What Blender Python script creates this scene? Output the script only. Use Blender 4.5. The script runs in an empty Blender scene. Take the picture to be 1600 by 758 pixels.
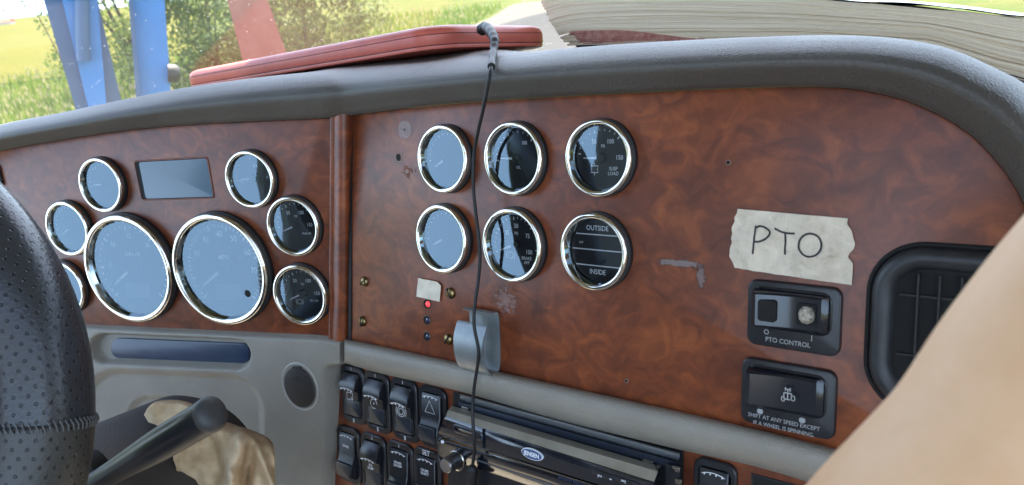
import bpy, bmesh, math, random
from mathutils import Vector, Matrix, noise
random.seed(7)
R = math.radians
sc = bpy.context.scene
# ------------------------------------------------------------------ camera
W, H, FPX = 1600.0, 758.0, 1200.0
PITCH, ROLL = R(20), R(6)
CAM = Vector((0, 0, 2.35))
cx_ = Vector((1, 0, 0)); cf_ = Vector((0, math.cos(PITCH), -math.sin(PITCH))); cu_ = Vector((0, math.sin(PITCH), math.cos(PITCH)))
cx_, cu_ = cx_ * math.cos(ROLL) - cu_ * math.sin(ROLL), cu_ * math.cos(ROLL) + cx_ * math.sin(ROLL)
cd = bpy.data.cameras.new('camera'); cam = bpy.data.objects.new('camera', cd); sc.collection.objects.link(cam)
cd.sensor_width = 36; cd.lens = 36 * FPX / W; cd.clip_start = 0.02; cd.clip_end = 5000
mc_ = Matrix((cx_, cu_, -cf_)).transposed().to_4x4(); mc_.translation = CAM; cam.matrix_world = mc_
cd.dof.use_dof = True; cd.dof.focus_distance = 0.66; cd.dof.aperture_fstop = (cd.lens / 1000) / 0.0021
sc.camera = cam
# ------------------------------------------------------------------ world, sun, exposure
SUN_EL, SUN_AZ = R(62), R(20)
w = bpy.data.worlds.new('World'); sc.world = w; w.use_nodes = True
nt = w.node_tree; bg = nt.nodes['Background']
sky = nt.nodes.new('ShaderNodeTexSky'); sky.sky_type = 'NISHITA'; sky.sun_disc = False
sky.sun_elevation = SUN_EL; sky.sun_rotation = SUN_AZ; sky.air_density = .9; sky.dust_density = 1.4
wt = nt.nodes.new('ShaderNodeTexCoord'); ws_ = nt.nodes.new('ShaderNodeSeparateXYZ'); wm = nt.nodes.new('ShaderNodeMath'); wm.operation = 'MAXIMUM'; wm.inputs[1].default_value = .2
wc = nt.nodes.new('ShaderNodeCombineXYZ'); nt.links.new(wt.outputs['Generated'], ws_.inputs[0]); nt.links.new(ws_.outputs[2], wm.inputs[0])   # sky lookup held above the horizon so the gauge glass mirrors blue
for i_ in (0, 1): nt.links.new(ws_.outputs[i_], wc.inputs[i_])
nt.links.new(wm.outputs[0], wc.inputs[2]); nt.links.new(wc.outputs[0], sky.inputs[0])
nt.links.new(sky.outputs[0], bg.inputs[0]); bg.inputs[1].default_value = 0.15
sl = bpy.data.lights.new('sun', 'SUN'); sun = bpy.data.objects.new('sun', sl); sc.collection.objects.link(sun)
sl.energy = 3.3; sl.angle = R(0.5); sl.color = (1, .95, .86)
sd = Vector((math.sin(SUN_AZ) * math.cos(SUN_EL), math.cos(SUN_AZ) * math.cos(SUN_EL), math.sin(SUN_EL)))
sun.rotation_euler = sd.to_track_quat('Z', 'Y').to_euler(); sun.location = (0, 0, 8)
sc.view_settings.view_transform = 'Standard'; sc.view_settings.look = 'None'
sc.view_settings.exposure = 2.85; sc.view_settings.gamma = 1
sc.view_settings.use_white_balance = True; sc.view_settings.white_balance_temperature = 7400   # camera balance
sc.cycles.use_denoising = True
sc.cycles.max_bounces = 10; sc.cycles.transparent_max_bounces = 24; sc.cycles.caustics_reflective = False
sc.cycles.sample_clamp_indirect = 6

# ------------------------------------------------------------------ helpers
FR = {}
def tag(o, label=None, cat=None, group=None, kind=None):
    if label: o['label'] = label
    if cat: o['category'] = cat
    if group: o['group'] = group
    if kind: o['kind'] = kind
    return o
def empty(name, M, label=None, cat=None, group=None, kind=None, size=.02):
    o = bpy.data.objects.new(name, None); sc.collection.objects.link(o); o.empty_display_size = size
    o.matrix_basis = M; FR[o] = M.copy()
    return tag(o, label, cat, group, kind)
class MB:
    def __init__(s): s.v = []; s.f = []; s.uv = None
    def add(s, vs, fs, M=None):
        b = len(s.v)
        s.v += [(M @ Vector(v) if M else Vector(v)) for v in vs]
        s.f += [tuple(b + i for i in f) for f in fs]
        return s
    def build(s, name, m, parent=None, M=None, smooth=True, ang=38, flip=False, attr=None):
        M = M if M is not None else (FR[parent] if parent else Matrix.Identity(4))
        me = bpy.data.meshes.new(name); me.from_pydata([tuple(v) for v in s.v], [], s.f)
        if attr:
            for k, vals in attr.items():
                a = me.attributes.new(k, 'FLOAT', 'POINT'); a.data.foreach_set('value', vals)
        if s.uv:
            ul = me.uv_layers.new(name='UVMap')
            li = [l.vertex_index for l in me.loops]
            for i, vi in enumerate(li): ul.data[i].uv = s.uv[vi]
        me.validate(); 
        if smooth:
            me.polygons.foreach_set('use_smooth', [True] * len(me.polygons)); me.set_sharp_from_angle(angle=R(ang))
        for mm in (m if isinstance(m, (list, tuple)) else [m]): me.materials.append(mm)
        o = bpy.data.objects.new(name, me); sc.collection.objects.link(o)
        if parent:
            o.parent = parent; o.matrix_basis = FR[parent].inverted() @ M
        else: o.matrix_basis = M
        FR[o] = M.copy()
        return o
def lathe(prof, n=64, close=False):
    vs = []; fs = []
    for r, z in prof:
        for i in range(n):
            a = 2 * math.pi * i / n; vs.append((r * math.cos(a), r * math.sin(a), z))
    for k in range(len(prof) - 1):
        for i in range(n):
            j = (i + 1) % n; fs.append((k * n + i, k * n + j, (k + 1) * n + j, (k + 1) * n + i))
    return vs, fs
def disc(r, z, n=48, ry=None):
    ry = ry or r
    return [(r * math.cos(2 * math.pi * i / n), ry * math.sin(2 * math.pi * i / n), z) for i in range(n)], [tuple(range(n))]
def rrect(w, h, r, seg=6, cx=0, cy=0):
    out = []
    for sx, sy, a0 in ((1, 1, 0), (-1, 1, 90), (-1, -1, 180), (1, -1, 270)):
        for k in range(seg + 1):
            a = R(a0 + 90 * k / seg)
            out.append((cx + sx * (w / 2 - r) + r * math.cos(a), cy + sy * (h / 2 - r) + r * math.sin(a)))
    return out
def inset(poly, d):
    n = len(poly); out = []
    for i in range(n):
        p0, p1, p2 = Vector(poly[i - 1]), Vector(poly[i]), Vector(poly[(i + 1) % n])
        e1 = (p1 - p0); e2 = (p2 - p1)
        if e1.length < 1e-9: e1 = e2
        if e2.length < 1e-9: e2 = e1
        e1 = e1.normalized(); e2 = e2.normalized()
        nn = Vector((-e1.y - e2.y, e1.x + e2.x)); l = nn.length
        nn = nn / l if l > 1e-6 else Vector((-e1.y, e1.x))
        k = max(.4, nn.dot(Vector((-e1.y, e1.x))))
        out.append(tuple(p1 + nn * d / k))
    return out
def ccw(poly):
    a = sum(poly[i - 1][0] * poly[i][1] - poly[i][0] * poly[i - 1][1] for i in range(len(poly)))
    return poly if a > 0 else poly[::-1]
def slab(poly, z0, z1, bev=.0005, steps=3, open_back=True):
    poly = ccw(poly); n = len(poly); vs = [(x, y, z0) for x, y in poly]; rings = 1
    for k in range(steps + 1):
        a = math.pi / 2 * k / steps
        p = inset(poly, bev * (1 - math.cos(a))) if bev else poly
        vs += [(x, y, z1 - bev + bev * math.sin(a)) for x, y in p]; rings += 1
        if not bev: break
    fs = []
    for q in range(rings - 1):
        for i in range(n):
            j = (i + 1) % n; fs.append((q * n + i, q * n + j, (q + 1) * n + j, (q + 1) * n + i))
    fs.append(tuple((rings - 1) * n + i for i in range(n)))
    if not open_back: fs.append(tuple(range(n))[::-1])
    return vs, fs
def frame_prism(outer, inner, z0, z1, b=.001):
    """ring shaped frame between two outlines of equal length"""
    outer = ccw(outer); inner = ccw(inner); n = len(outer)
    rings = [(outer, z0), (outer, z1 - b), (inset(outer, b), z1), (inset(inner, -b), z1), (inner, z1 - b), (inner, z0)]
    vs = [(x, y, z) for p, z in rings for x, y in p]; fs = []
    for q in range(len(rings) - 1):
        for i in range(n):
            j = (i + 1) % n; fs.append((q * n + i, q * n + j, (q + 1) * n + j, (q + 1) * n + i))
    return vs, fs
def box(x0, x1, y0, y1, z0, z1):
    v = [(x, y, z) for x in (x0, x1) for y in (y0, y1) for z in (z0, z1)]
    return v, [(0, 1, 3, 2), (4, 6, 7, 5), (0, 4, 5, 1), (2, 3, 7, 6), (0, 2, 6, 4), (1, 5, 7, 3)]
def crom(pts, n):
    """smooth curve through points (tuples of any size)"""
    P = [tuple(p) for p in pts]; out = []
    for i in range(len(P) - 1):
        p0 = P[max(i - 1, 0)]; p1 = P[i]; p2 = P[i + 1]; p3 = P[min(i + 2, len(P) - 1)]
        for k in range(n):
            t = k / n
            out.append(tuple(.5 * (2 * b + (c - a) * t + (2 * a - 5 * b + 4 * c - d) * t * t + (3 * b - a - 3 * c + d) * t ** 3) for a, b, c, d in zip(p0, p1, p2, p3)))
    out.append(P[-1]); return out
def tube(pts, rad, n=12, cap=True):
    pts = [Vector(p) for p in pts]; m = len(pts)
    if not hasattr(rad, '__len__'): rad = [rad] * m
    vs = []; fs = []; up = None
    for i, p in enumerate(pts):
        t = (pts[min(i + 1, m - 1)] - pts[max(i - 1, 0)]).normalized()
        if up is None: up = t.orthogonal().normalized()
        up = (up - t * up.dot(t)).normalized(); sd_ = t.cross(up)
        for k in range(n):
            a = 2 * math.pi * k / n; vs.append(p + (up * math.cos(a) + sd_ * math.sin(a)) * rad[i])
    for i in range(m - 1):
        for k in range(n):
            j = (k + 1) % n; fs.append((i * n + k, i * n + j, (i + 1) * n + j, (i + 1) * n + k))
    if cap: fs += [tuple(range(n))[::-1], tuple((m - 1) * n + k for k in range(n))]
    return vs, fs
_tc = {}
def text(body, size, x=0, y=0, z=0, sx=1.0, bold=0.0, rot=0):
    key = (body, bold)
    if key not in _tc:
        c = bpy.data.curves.new('t', 'FONT'); c.body = body; c.size = 1; c.align_x = 'CENTER'; c.align_y = 'CENTER'; c.offset = bold
        c.resolution_u = 3; c.space_line = .95
        o = bpy.data.objects.new('t', c); sc.collection.objects.link(o)
        dg = bpy.context.evaluated_depsgraph_get(); me = bpy.data.meshes.new_from_object(o.evaluated_get(dg))
        _tc[key] = ([tuple(v.co) for v in me.vertices], [tuple(p.vertices) for p in me.polygons])
        bpy.data.objects.remove(o); bpy.data.curves.remove(c); bpy.data.meshes.remove(me)
    vs, fs = _tc[key]; ca, sa = math.cos(rot), math.sin(rot)
    out = []
    for a, b, _ in vs:
        a *= size * sx; b *= size
        out.append((x + a * ca - b * sa, y + a * sa + b * ca, z))
    return out, fs
def stroke(pts, wd, z=0, zf=None, closed=False):
    pts = [Vector(p[:2]) for p in pts]; n = len(pts); vs = []; fs = []
    for i, p in enumerate(pts):
        if closed: t = pts[(i + 1) % n] - pts[i - 1]
        else: t = pts[min(i + 1, n - 1)] - pts[max(i - 1, 0)]
        t = t.normalized(); q = Vector((-t.y, t.x)) * wd / 2
        for s in (1, -1):
            r = p + q * s; vs.append((r.x, r.y, z + (zf(r.x, r.y) if zf else 0)))
    for i in range(n if closed else n - 1):
        j = (i + 1) % n; fs.append((2 * i, 2 * i + 1, 2 * j + 1, 2 * j))
    return vs, fs

def sm(a, b, x):
    t = max(0, min(1, (x - a) / (b - a))); return t * t * (3 - 2 * t)
# ------------------------------------------------------------------ planes measured off the photograph
def camdir(x, y, z): return cx_ * x + cu_ * y + cf_ * z
def ray(px, py): return camdir((px - W / 2) / FPX, (H / 2 - py) / FPX, 1.0)
def atz(px, py, z): return CAM + ray(px, py) * z
class Plane:
    def __init__(s, p, vh, vv):
        U = -camdir(vh[0] - W / 2, H / 2 - vh[1], FPX).normalized()
        V = -camdir(vv[0] - W / 2, H / 2 - vv[1], FPX); V = (V - U * V.dot(U)).normalized()
        N = U.cross(V); s.U, s.V, s.N, s.o = U, V, N, p
    def hit(s, px, py, off=0):
        d = ray(px, py); o = s.o + s.N * off
        return CAM + d * ((o - CAM).dot(s.N) / d.dot(s.N))
    def loc(s, px, py, off=0):
        q = s.hit(px, py, off) - s.o; return (q.dot(s.U), q.dot(s.V))
    def M(s, p=None):
        p = s.o if p is None else p
        m = Matrix((s.U, s.V, s.N)).transposed().to_4x4(); m.translation = p; return m
    def at(s, px, py, off=0): return s.M(s.hit(px, py, off))
    def rel(s, c, px, py, off=0):
        """local coordinates of a pixel round the centre pixel c, at the depth off"""
        a = s.loc(c[0], c[1], off); b = s.loc(px, py, off); return (b[0] - a[0], b[1] - a[1])
PR = Plane(atz(933, 247, .59), (-720, 240), (575, 6600))
PL = Plane(PR.hit(547, 350), (-2500, 400), (480, 4500))

# ------------------------------------------------------------------ materials
def mat(name, col, rough=.5, metal=0, ior=1.5, bump=None, var=None, coat=0, coat_rough=.1, emis=None, spec=None, coord='Object'):
    m = bpy.data.materials.new(name); m.use_nodes = True; t = m.node_tree; b = t.nodes['Principled BSDF']
    b.inputs['Base Color'].default_value = (*col, 1); b.inputs['Roughness'].default_value = rough
    b.inputs['Metallic'].default_value = metal; b.inputs['IOR'].default_value = ior
    b.inputs['Coat Weight'].default_value = coat; b.inputs['Coat Roughness'].default_value = coat_rough
    if spec is not None: b.inputs['Specular IOR Level'].default_value = spec
    if emis: b.inputs['Emission Color'].default_value = (*emis[0], 1); b.inputs['Emission Strength'].default_value = emis[1]
    tc = t.nodes.new('ShaderNodeTexCoord')
    if var:   # (scale, second colour, rough jitter)
        n = t.nodes.new('ShaderNodeTexNoise'); n.inputs['Scale'].default_value = var[0]; n.inputs['Detail'].default_value = 6
        n.inputs['Roughness'].default_value = .65
        t.links.new(tc.outputs[coord], n.inputs['Vector'])
        r = t.nodes.new('ShaderNodeValToRGB'); r.color_ramp.elements[0].position = .38; r.color_ramp.elements[1].position = .66
        r.color_ramp.elements[0].color = (*col, 1); r.color_ramp.elements[1].color = (*var[1], 1)
        t.links.new(n.outputs['Fac'], r.inputs[0]); t.links.new(r.outputs[0], b.inputs['Base Color'])
        if len(var) > 2:
            mr = t.nodes.new('ShaderNodeMapRange'); mr.inputs[3].default_value = rough - var[2]; mr.inputs[4].default_value = rough + var[2]
            t.links.new(n.outputs['Fac'], mr.inputs[0]); t.links.new(mr.outputs[0], b.inputs['Roughness'])
    if bump:  # (scale, strength, kind, distance)
        if bump[2] == 'v':
            n = t.nodes.new('ShaderNodeTexVoronoi'); n.feature = 'SMOOTH_F1'; out = n.outputs['Distance']
        else:
            n = t.nodes.new('ShaderNodeTexNoise'); n.inputs['Detail'].default_value = 5; out = n.outputs['Fac']
        n.inputs['Scale'].default_value = bump[0]; t.links.new(tc.outputs[coord], n.inputs['Vector'])
        bp = t.nodes.new('ShaderNodeBump'); bp.inputs['Strength'].default_value = bump[1]; bp.inputs['Distance'].default_value = bump[3] if len(bump) > 3 else .001
        t.links.new(out, bp.inputs['Height']); t.links.new(bp.outputs[0], b.inputs['Normal'])
    return m
def wood_mat(name, patches=()):
    """burl veneer under clear coat; patches = (u, v, ru, rv, kind) in metres: worn or gluey marks"""
    m = mat(name, (.1, .03, .015), .42, coat=.3, coat_rough=.28, spec=.35); t = m.node_tree; N = t.nodes; L = t.links; b = N['Principled BSDF']
    tc = N.new('ShaderNodeTexCoord')
    n0 = N.new('ShaderNodeTexNoise'); n0.inputs['Scale'].default_value = 14; n0.inputs['Detail'].default_value = 3; L.new(tc.outputs['Object'], n0.inputs['Vector'])
    mx = N.new('ShaderNodeMix'); mx.data_type = 'RGBA'; mx.inputs[0].default_value = .05
    L.new(tc.outputs['Object'], mx.inputs[6]); L.new(n0.outputs['Color'], mx.inputs[7])
    n1 = N.new('ShaderNodeTexNoise'); n1.inputs['Scale'].default_value = 50; n1.inputs['Detail'].default_value = 9; n1.inputs['Roughness'].default_value = .58; n1.inputs['Distortion'].default_value = 1.1
    mp = N.new('ShaderNodeMapping'); mp.inputs['Scale'].default_value = (.85, 1.05, 1); mp.inputs['Rotation'].default_value = (0, 0, .25)
    L.new(mx.outputs[2], mp.inputs[0]); L.new(mp.outputs[0], n1.inputs['Vector'])
    cr = N.new('ShaderNodeValToRGB'); e = cr.color_ramp.elements
    e[0].position = .28; e[0].color = (.095, .024, .011, 1); e[1].position = .8; e[1].color = (.33, .088, .025, 1)
    k = e.new(.46); k.color = (.150, .036, .014, 1); k = e.new(.6); k.color = (.215, .053, .017, 1)
    L.new(n1.outputs['Fac'], cr.inputs[0])
    n2 = N.new('ShaderNodeTexNoise'); n2.inputs['Scale'].default_value = 9; n2.inputs['Detail'].default_value = 8; n2.inputs['Roughness'].default_value = .7; L.new(tc.outputs['Object'], n2.inputs['Vector'])
    r2 = N.new('ShaderNodeMapRange'); r2.inputs[1].default_value = .35; r2.inputs[2].default_value = .7; r2.inputs[3].default_value = 1.25; r2.inputs[4].default_value = .82
    L.new(n2.outputs['Fac'], r2.inputs[0])
    mu = N.new('ShaderNodeVectorMath'); mu.operation = 'SCALE'; L.new(cr.outputs[0], mu.inputs[0]); L.new(r2.outputs[0], mu.inputs['Scale'])
    vk = N.new('ShaderNodeTexVoronoi'); vk.inputs['Scale'].default_value = 26; nk = N.new('ShaderNodeTexNoise'); nk.inputs['Scale'].default_value = 70; nk.inputs['Detail'].default_value = 5
    L.new(tc.outputs['Object'], nk.inputs['Vector']); mk_ = N.new('ShaderNodeMix'); mk_.data_type = 'RGBA'; mk_.inputs[0].default_value = .03; L.new(tc.outputs['Object'], mk_.inputs[6]); L.new(nk.outputs['Color'], mk_.inputs[7]); L.new(mk_.outputs[2], vk.inputs['Vector'])
    ks = N.new('ShaderNodeSeparateColor'); L.new(vk.outputs['Color'], ks.inputs[0]); kg = N.new('ShaderNodeMapRange'); kg.inputs[1].default_value = .55; kg.inputs[2].default_value = .9; L.new(ks.outputs[0], kg.inputs[0])
    kd = N.new('ShaderNodeMapRange'); kd.inputs[1].default_value = .34; kd.inputs[2].default_value = .05; kd.inputs[3].default_value = 0; kd.inputs[4].default_value = .75; L.new(vk.outputs['Distance'], kd.inputs[0])
    km = N.new('ShaderNodeMath'); km.operation = 'MULTIPLY'; L.new(kg.outputs[0], km.inputs[0]); L.new(kd.outputs[0], km.inputs[1])
    kc = N.new('ShaderNodeMix'); kc.data_type = 'RGBA'; L.new(km.outputs[0], kc.inputs[0]); L.new(mu.outputs[0], kc.inputs[6]); kc.inputs[7].default_value = (.045, .013, .009, 1)
    col = kc.outputs[2]
    rr = N.new('ShaderNodeMapRange'); rr.inputs[3].default_value = .26; rr.inputs[4].default_value = .5; L.new(n2.outputs['Fac'], rr.inputs[0]); rough = rr.outputs[0]
    hgt = None
    sx = N.new('ShaderNodeSeparateXYZ'); L.new(tc.outputs['Object'], sx.inputs[0])
    for (u, v, ru, rv, c, sc_, th) in patches:
        def ma(op, a, bb):
            q = N.new('ShaderNodeMath'); q.operation = op
            for i, z in enumerate((a, bb)):
                if isinstance(z, (int, float)): q.inputs[i].default_value = z
                elif z is not None: L.new(z, q.inputs[i])
            return q.outputs[0]
        dx = ma('DIVIDE', ma('SUBTRACT', sx.outputs[0], u), ru); dy = ma('DIVIDE', ma('SUBTRACT', sx.outputs[1], v), rv)
        dd = ma('SQRT', ma('ADD', ma('MULTIPLY', dx, dx), ma('MULTIPLY', dy, dy)), None)
        nn = N.new('ShaderNodeTexNoise'); nn.inputs['Scale'].default_value = sc_; nn.inputs['Detail'].default_value = 7; nn.inputs['Roughness'].default_value = .72; L.new(tc.outputs['Object'], nn.inputs['Vector'])
        f = ma('SUBTRACT', ma('MULTIPLY', nn.outputs['Fac'], 2.0), dd)
        mr = N.new('ShaderNodeMapRange'); mr.inputs[1].default_value = th; mr.inputs[2].default_value = th + .12; L.new(f, mr.inputs[0])
        fac = mr.outputs[0]
        fm = ma('MULTIPLY', fac, c[3])
        mc = N.new('ShaderNodeMix'); mc.data_type = 'RGBA'; L.new(fm, mc.inputs[0]); L.new(col, mc.inputs[6]); mc.inputs[7].default_value = (*c[:3], 1); col = mc.outputs[2]
        hh = ma('MULTIPLY', fac, nn.outputs['Fac']); hgt = hh if hgt is None else ma('ADD', hgt, hh)
    L.new(col, b.inputs['Base Color']); L.new(rough, b.inputs['Roughness'])
    if hgt is not None:
        bp = N.new('ShaderNodeBump'); bp.inputs['Distance'].default_value = .0012; bp.inputs['Strength'].default_value = .8
        L.new(hgt, bp.inputs['Height']); L.new(bp.outputs[0], b.inputs['Normal']); L.new(bp.outputs[0], b.inputs['Coat Normal'])
    return m
def glass_mat(name, ior=1.9, tint=(1, 1, 1)):
    m = bpy.data.materials.new(name); m.use_nodes = True; t = m.node_tree; t.nodes.remove(t.nodes['Principled BSDF'])
    out = t.nodes['Material Output']; tr = t.nodes.new('ShaderNodeBsdfTransparent'); tr.inputs[0].default_value = (*tint, 1)
    gl = t.nodes.new('ShaderNodeBsdfGlossy'); gl.inputs['Roughness'].default_value = .03; gl.inputs[0].default_value = (.62, .83, 1, 1)
    fr = t.nodes.new('ShaderNodeFresnel'); fr.inputs[0].default_value = ior; mx = t.nodes.new('ShaderNodeMixShader')
    t.links.new(fr.outputs[0], mx.inputs[0]); t.links.new(tr.outputs[0], mx.inputs[1]); t.links.new(gl.outputs[0], mx.inputs[2]); t.links.new(mx.outputs[0], out.inputs[0])
    return m
M_pad = mat('padded_vinyl', (.072, .064, .056), .5, bump=(800, .5, 'v', .0009), var=(9, (.095, .086, .074), .09))
M_grey = mat('grey_plastic', (.25, .225, .185), .5, bump=(900, .6, 'v', .0008), var=(16, (.29, .262, .215), .1))
M_black = mat('black_plastic', (.012, .013, .016), .3, bump=(700, .12, 'n', .0006), var=(60, (.022, .022, .025), .06))
M_blackm = mat('matte_black_plastic', (.014, .014, .015), .55, bump=(700, .2, 'n', .0008))
M_hole = mat('dark_cavity', (.004, .004, .004), .8)
M_chrome = mat('chrome', (.86, .82, .74), .07, 1, var=(90, (.74, .7, .62), .03))
M_rim = mat('dark_chrome', (.35, .33, .3), .14, 1)
M_face = mat('dial_black', (.008, .009, .012), .5)
M_white = mat('dial_print', (.85, .87, .88), .6)
M_dim = mat('switch_print', (.85, .85, .85), .6)
M_dimw = mat('worn_switch_print', (.36, .36, .35), .7)
M_orange = mat('orange_print', (.35, .1, .04), .6)
M_needle = mat('needle_white', (.75, .77, .78), .5)
M_glass = glass_mat('gauge_glass', 1.95)
M_brass = mat('aged_brass', (.30, .22, .10), .32, 1, var=(300, (.16, .11, .05), .08))
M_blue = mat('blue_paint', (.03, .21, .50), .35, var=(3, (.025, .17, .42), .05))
M_blued = mat('blue_paint_shaded', (.04, .10, .20), .4)  # same blue paint with the shade of the side faces put into the colour
M_red = mat('red_plastic', (.60, .125, .085), .42, var=(30, (.53, .10, .07), .05), bump=(500, .08, 'n', .0005))
M_seam = mat('dark_seam', (.03, .008, .008), .6)
M_cable = mat('cable_rubber', (.008, .008, .008), .55)
M_steel = mat('grey_painted_steel', (.23, .26, .27), .36, .55, var=(70, (.30, .32, .32), .1), bump=(300, .1, 'n', .0006))
M_tape = mat('masking_tape', (.80, .69, .54), .7, var=(60, (.62, .53, .41)), bump=(70, 1, 'n', .006))
M_ink = mat('marker_ink', (.03, .022, .02), .5)
M_rag = mat('tan_leather', (.72, .54, .34), .9, var=(30, (.46, .31, .17)), bump=(260, .5, 'n', .001))
M_skin = mat('skin', (.78, .47, .27), .6, var=(14, (.68, .37, .18)), bump=(500, .15, 'n', .0005)); M_skin.node_tree.nodes['Principled BSDF'].inputs['Subsurface Weight'].default_value = .15
M_skin.node_tree.nodes['Principled BSDF'].inputs['Subsurface Radius'].default_value = (.01, .004, .002)
M_col = mat('column_shroud', (.045, .038, .034), .55, bump=(500, .3, 'v', .0008), var=(30, (.06, .05, .045), .05))
M_led = mat('red_lamp', (.3, .01, .01), .3, emis=((1, .04, .06), .35))
M_lens = mat('blue_lens', (.01, .015, .06), .12, ior=1.8)
M_screen = mat('display_glass', (.10, .155, .205), .22, ior=1.5)
M_dark_int = mat('headliner', (.30, .27, .23), .9, bump=(200, .2, 'n'))
M_int = mat('door_trim', (.32, .29, .25), .8)

# ------------------------------------------------------------------ outside: ground, field, road
def gz(x, y):
    z = -.004 * max(0, y - 2)
    s = max(0.0, -x - 2.5)
    z -= .40 * s * max(0, min(1, (5 - y) / 4.0))  # unseen drop at the left, shaped so the gauges mirror sky instead of grass
    z += .25 * noise.noise(Vector((x * .08, y * .08, 0))) * max(0, min(1, (abs(x) + abs(y) - 6) / 10))
    return z
def ghit(px, py):
    d = ray(px, py).normalized(); t = 2.0; 
    while t < 2500:
        p = CAM + d * t
        if p.z < gz(p.x, p.y): break
        t *= 1.01
    return p
M_ground = mat('meadow_soil', (.045, .07, .010), .9, var=(.25, (.085, .085, .02)), bump=(6, .6, 'n', .05), spec=.05)
xs = sorted(set([round(s * (1.5 * (1.13 ** k - 1)), 3) for k in range(62) for s in (-1, 1)]))
g = MB(); nx = len(xs)
for yy in xs:
    for xx in xs: g.v.append(Vector((xx, yy, gz(xx, yy))))
for j in range(nx - 1):
    for i in range(nx - 1): g.f.append((j * nx + i, j * nx + i + 1, (j + 1) * nx + i + 1, (j + 1) * nx + i))
tag(g.build('ground', M_ground), 'green meadow ground', 'ground', kind='structure')
# ripening crop field on the rise beyond the meadow
M_crop = mat('ripening_crop', (.095, .088, .018), .9, var=(.12, (.075, .08, .015)), bump=(3, .6, 'n', .1), spec=.05)
f = MB(); NX, NY = 30, 30
for j in range(NY + 1):
    for i in range(NX + 1):
        ta = R(-62 + 42 * i / NX); rr_ = 34 * (14 ** (j / NY)); x, y = rr_ * math.sin(ta), rr_ * math.cos(ta)
        f.v.append(Vector((x, y, gz(x, y) + .05 + .9 * min(1, j / 2))))
for j in range(NY):
    for i in range(NX): f.f.append((j * (NX + 1) + i, j * (NX + 1) + i + 1, (j + 1) * (NX + 1) + i + 1, (j + 1) * (NX + 1) + i))
tag(f.build('crop_field', M_crop), 'pale yellow crop field', 'field', kind='structure')
def strip(name, m, pa, pb, lift, label, cat, n=60):
    """ground-following strip between two straight lines (world xy pairs)"""
    s = MB()
    for k in range(n + 1):
        t = (k / n) ** 2
        for j in range(9):
            a = Vector(pa[0]).lerp(Vector(pa[1]), t); b = Vector(pb[0]).lerp(Vector(pb[1]), t); c = a.lerp(b, j / 8)
            s.v.append(Vector((c.x, c.y, gz(c.x, c.y) + lift)))
    for k in range(n):
        for j in range(8): s.f.append((k * 9 + j, k * 9 + j + 1, (k + 1) * 9 + j + 1, (k + 1) * 9 + j))
    tag(s.build(name, m), label, cat, kind='structure')
a1, a2, b1, b2 = ghit(755, 34), ghit(812, 4), ghit(760, 47), ghit(850, 22)
def ext(p, q, k0, k1):
    p = p.xy; q = q.xy; d = (q - p).normalized(); return (tuple(p - d * k0), tuple(p + d * k1))
dA = ext(a1, a2, 12, 160); dB = ext(b1, b2, 12, 160)
strip('gravel_shoulder', mat('gravel', (.11, .105, .095), .95, var=(3, (.085, .08, .07)), bump=(30, .6, 'n', .02), spec=.05), dA, dB, .03, 'pale gravel shoulder', 'shoulder')
off = (Vector(dB[0]) - Vector(dA[0])).normalized(); dd_ = (Vector(dB[1]) - Vector(dB[0])).normalized(); pr = Vector((dd_.y, -dd_.x))
strip('road', mat('asphalt', (.050, .052, .054), .95, var=(8, (.042, .043, .045)), bump=(60, .5, 'n', .01), spec=.05),
      dB, tuple(tuple(Vector(p) + pr * 9) for p in dB), .045, 'grey asphalt road', 'road')

# grass
def attr_mat(name, stops, rough=.7, trans=.35):
    m = bpy.data.materials.new(name); m.use_nodes = True; t = m.node_tree; b = t.nodes['Principled BSDF']; b.inputs['Roughness'].default_value = rough
    a = t.nodes.new('ShaderNodeAttribute'); a.attribute_name = 'tint'; r = t.nodes.new('ShaderNodeValToRGB')
    e = r.color_ramp.elements; e[0].position = stops[0][0]; e[0].color = (*stops[0][1], 1); e[1].position = stops[-1][0]; e[1].color = (*stops[-1][1], 1)
    for p, c in stops[1:-1]: k = e.new(p); k.color = (*c, 1)
    t.links.new(a.outputs['Fac'], r.inputs[0]); t.links.new(r.outputs[0], b.inputs['Base Color'])
    tl = t.nodes.new('ShaderNodeBsdfTranslucent'); t.links.new(r.outputs[0], tl.inputs[0]); mx = t.nodes.new('ShaderNodeMixShader'); mx.inputs[0].default_value = trans
    t.links.new(b.outputs[0], mx.inputs[1]); t.links.new(tl.outputs[0], mx.inputs[2]); t.links.new(mx.outputs[0], t.nodes['Material Output'].inputs[0])
    return m
M_grass = attr_mat('grass_blades', [(0, (.06, .11, .012)), (.5, (.13, .21, .024)), (.8, (.26, .28, .05)), (1, (.32, .28, .13))])
M_leaf = attr_mat('leaves', [(0, (.04, .08, .016)), (.55, (.10, .165, .028)), (1, (.22, .27, .045))])
gm = MB(); ti = []
A = Vector(dA[0]); Bd = (Vector(dA[1]) - A).normalized()
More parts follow.
